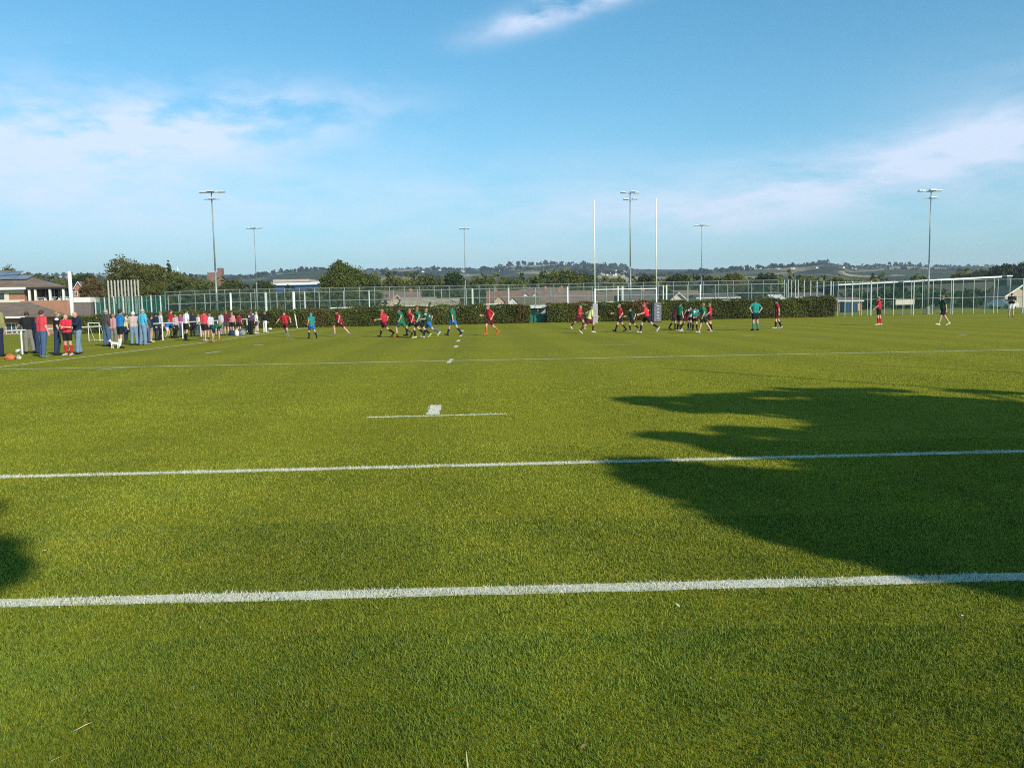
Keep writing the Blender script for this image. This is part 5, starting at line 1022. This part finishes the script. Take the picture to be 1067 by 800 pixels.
P_('child in grey top and jeans half hidden behind the beige shorted woman', 154.3, 357.0, 329.5, 20, 'stand', 'brown_grey', 'denim', 'brown', 'long', 'trousers', group=SP)
P_('spectator in dark jacket just left of the white patterned child', 163.2, 354.6, 326.5, 30, 'stand2', 'navy', 'dark_denim', 'dark', 'long', 'trousers', group=SP)
P_('child in pale pink top next to the white rail post', 183.3, 352.3, 328.0, 20, 'stand', 'plaid', 'black', 'blond', 'long', 'trousers', group=SP)
P_('girl in magenta top and blue jeans', 189, 351.3, 327.5, 15, 'stand', 'magenta', 'denim', 'blond', 'long', 'trousers', hlen=1, group=SP)
P_('substitute in white t-shirt, black shorts and black socks', 195, 355.0, 323.0, 45, 'stand', 'white', 'black', 'brown', 'short', socks='black', group=SP)
P_('spectator dressed all in black right of the white t-shirt', 201.5, 350.8, 325.0, 10, 'stand', 'navy', 'black', 'brown', 'long', 'trousers', group=SP)
P_('substitute in red top and black shorts with bare calves', 213.3, 355.4, 324.0, 20, 'stand', 'coral', 'black', 'brown', 'short', shoes='beige', group=SP)
P_('boy in purple grey top standing behind the bending green player', 219.5, 353.0, 327.0, 340, 'stand2', 'grey_white', 'navy', 'blond', 'long', 'shorts', group=SP)
P_('green shirted player bending forward among the spectators', 224, 356.8, 331.5, 110, 'bend', 'green', 'navy', 'blond', 'short', socks=None, shoes='orange', group=PL, scaleH=1.18)
P_('child in pale top and jeans between the black dressed spectator and the red topped substitute', 207.5, 350.6, 327.5, 20, 'stand', 'cream', 'denim', 'blond', 'long', 'trousers', group=SP)
P_('spectator in grey white jacket left of the maroon topped woman', 231, 349.4, 325.5, 30, 'stand2', 'grey_white', 'grey', 'brown', 'long', 'trousers', group=SP)
P_('boy in red and dark kit standing between the white bag and the purple top', 249.5, 347.6, 327.0, 20, 'stand', 'crimson', 'navy', 'dark', 'short', socks='navy', group=SP)
P_('woman in dark maroon top with bare legs beside the bags', 236.5, 349.3, 324.5, 350, 'hips', 'maroon', 'brown_grey', 'ginger', 'short', group=SP, hlen=.8)
P_('woman in pale pink vest and black shorts beside the bags', 242.3, 349.0, 325.5, 10, 'stand', 'pink', 'black', 'blond', 'none', group=SP, hlen=1)
P_('person in navy crouching by the grey blue bag', 257.5, 348.6, 336.5, 80, 'crouch', 'navy', 'navy', 'dark', 'long', 'trousers', group=SP)
P_('spectator in dark purple top at the end of the crowd', 261.8, 348.6, 323.0, 20, 'stand', 'purple', 'black', 'brown', 'long', 'trousers', group=SP, stripe='grey_white')
P_('man in white t-shirt and grey shorts at the end of the crowd', 267.5, 347.8, 325.0, 60, 'stand2', 'white', 'dark_denim', 'grey', 'short', shoes='boot_white', group=SP)
P_('girl in black top and white trousers, last of the crowd', 276.5, 346.3, 325.0, 40, 'stand', 'black', 'white', 'ginger', 'long', 'trousers', shoes='boot_white', hlen=.8, group=SP)
# players
P_('red shirted player running at the camera with arms spread wide', 298, 351.3, 325.0, 200, 'runwide', 'red', 'maroon', 'brown', 'short', socks='grey', shoes='grey', group=PL, stripe='red')
P_('teal shirted player with a pale teal head guard running left', 325.5, 353.2, 326.3, 330, 'run', 'teal', 'blue_short', 'tealcap', 'short', socks='navy', group=PL, build=.95)
P_('player in dark red striding left in front of the orange hedge patch', 355, 351.0, 323.0, 285, 'sprint', 'crimson', 'maroon', 'dark', 'short', socks=None, shoes='grey', group=PL)
P_('red shirted player with black socks jogging left, first of the middle group', 401.3, 351.3, 322.5, 285, 'run2', 'red', 'maroon', 'blond', 'short', socks='black', group=PL, stripe='coral')  # coral patches paint sunlit highlights onto the plain red shirt
P_('green shirted player in green shorts leading the middle group', 418.8, 351.5, 320.8, 290, 'run', 'green', 'green', 'brown', 'short', socks=None, shoes='orange', group=PL)
P_('red shirted player running between two green ones', 431.0, 351.3, 322.0, 280, 'sprint', 'red', 'black', 'blond', 'short', socks='black', group=PL, stripe='bright_red')  # brighter red patches are painted shoulder highlights, no shirt pattern
P_('green shirted player in yellow boots behind the middle red one', 437.5, 352.4, 320.2, 290, 'run', 'green', 'black', 'ginger', 'short', socks='black', shoes='yellow', group=PL)
P_('green shirted player with white shirt patch and bright blue shorts', 447.3, 352.2, 321.5, 285, 'run2', 'dark_green', 'blue_short', 'blond', 'short', socks='denim', shoes='boot_white', group=PL, stripe='grey_white')
P_('green shirted player in white and blue shorts standing upright by the dash marks', 472.3, 349.8, 319.0, 300, 'walk', 'green', 'blue_short', 'brown', 'short', socks='navy', group=PL)
P_('red shirted player with orange socks jogging alone left', 511.3, 349.3, 318.2, 250, 'run', 'red', 'maroon', 'blond', 'short', socks='orange', shoes='orange', group=PL, stripe='red')
P_('red shirted player running left of the pale yellow one', 603.2, 342.8, 318.5, 120, 'run', 'red', 'maroon', 'blond', 'short', socks='maroon', shoes='cream', group=PL)
P_('player in pale yellow shirt and maroon shorts running right', 613.5, 347.6, 319.5, 80, 'sprint', 'yellow', 'maroon', 'blond', 'short', socks='maroon', shoes='boot_white', group=PL)
P_('red shirted player with black socks between the goal posts', 646.0, 346.0, 317.0, 260, 'walk', 'crimson', 'black', 'blond', 'short', socks='black', group=PL, stripe='coral', jit=dict(re=70, le=60))  # coral here is highlight put into the shirt colour
P_('smallest player in dark green between the goal posts', 658.8, 345.6, 321.0, 250, 'run', 'dark_green', 'black', 'brown', 'short', socks='black', shoes='grey', group=PL)
P_('bright red player wearing a red head guard by the right goal post', 674.0, 347.0, 315.3, 270, 'run2', 'bright_red', 'black', 'redcap', 'short', socks='black', shoes='boot_white', group=PL, jit=dict(la=30, le=60))
P_('dark shirted player at the left edge of the huddle', 701.5, 343.5, 318.5, 90, 'bind', 'maroon', 'black', 'brown', 'short', socks='black', group=PL, scaleH=1.45)
P_('large green shirted player on the left of the huddle', 708.0, 345.3, 315.3, 60, 'stand2', 'green', 'black', 'dark', 'short', socks='black', shoes='boot_white', group=PL, build=1.1)
P_('maroon and white shirted player inside the huddle', 714.5, 344.0, 317.5, 120, 'bind', 'maroon', 'maroon', 'dark', 'short', socks='black', shoes='boot_white', group=PL, stripe='white', scaleH=1.5)
P_('player in white shirt inside the huddle behind the green ones', 718.5, 343.0, 319.0, 200, 'bind', 'white', 'black', 'brown', 'short', socks='black', group=PL, scaleH=1.45)
P_('green shirted player with white sleeves bending in the middle of the huddle', 724.0, 344.6, 318.0, 10, 'bind', 'teal', 'black', 'dark', 'short', socks='black', group=PL, stripe='grey_white', scaleH=1.5)
P_('green shirted player with bare calves at the front of the huddle', 733.3, 347.3, 316.0, 300, 'walk', 'green', 'black', 'blond', 'short', shoes='boot_white', group=PL, jit=dict(le=50, re=60))
P_('red shirted player on the right edge of the huddle', 739.8, 344.3, 316.2, 280, 'stand2', 'red', 'maroon', 'blond', 'short', socks='black', group=PL, build=1.05)
P_('teal shirted player standing with hands on hips in teal socks', 787.0, 344.2, 311.8, 345, 'hips', 'teal', 'black', 'brown', 'short', socks='teal', shoes='black', group=PL)
P_('pair leader in dark red shirt with black socks right of the hands on hips player', 809.8, 342.8, 312.3, 290, 'walk', 'crimson', 'maroon', 'dark', 'short', socks='black', shoes='boot_white', group=PL, jit=dict(lf=10, rf=-8))
P_('lone red shirted player in front of the right hand fence', 915.5, 338.8, 309.2, 290, 'stand2', 'red', 'black', 'blond', 'short', socks='red', shoes='cream', group=PL)
P_('dark green shirted player with long bare legs walking at right', 982.3, 339.3, 308.3, 280, 'walk', 'dark_green', 'black', 'ginger', 'short', shoes='cream', group=PL)
P_('man in black top and white shorts standing before the fence at far right', 1053.5, 330.8, 305.8, 200, 'folded', 'black', 'white', 'dark', 'short', shoes='grey', group='onlookers by the right hand fence')
# bake the remeshed surfaces once, then mark eyes, lips, shirt panels and painted shirt highlights on them
MATSOF[DOGB] = [DOG]; dg_ = bpy.context.evaluated_depsgraph_get()
PD = {o: q for o, q in PEND}
for o in [o for o in COL.objects if o.type == 'MESH' and any(md.type == 'REMESH' for md in o.modifiers)]:
    me = D.meshes.new_from_object(o.evaluated_get(dg_)); old = o.data; o.modifiers.clear(); o.data = me; nm = old.name; D.meshes.remove(old); me.name = nm
    me.materials.clear()
    for mm in MATSOF[o]: me.materials.append(mm)
    n = len(me.polygons); mi = np.zeros(n, int)
    if o in PD:
        c = np.empty(n*3); me.polygons.foreach_get('center', c); c = c.reshape(-1, 3)
        for (q, r, k) in PD[o]: mi[np.linalg.norm(c-np.array(q), axis=1) < r] = k
    me.polygons.foreach_set('material_index', mi); me.polygons.foreach_set('use_smooth', [True]*n); me.update()

# ---------------------------------------------------------------- air
if HAZE:
    hb = MB(); hb.box((0, 2000, 75), (9600, 4500, 310)); hm = D.materials.new('haze_air'); hm.use_nodes = True; t = NT(hm.node_tree); t.n.clear()
    v = t.node('ShaderNodeVolumePrincipled'); v.inputs['Color'].default_value = (.72, .84, 1.0, 1); v.inputs['Density'].default_value = HAZE; v.inputs['Anisotropy'].default_value = .1
    out = t.node('ShaderNodeOutputMaterial'); t.link(v.outputs[0], out.inputs['Volume']); tag(hb.build('haze', hm), 'thin blue air haze over the whole place', 'haze', kind='stuff')
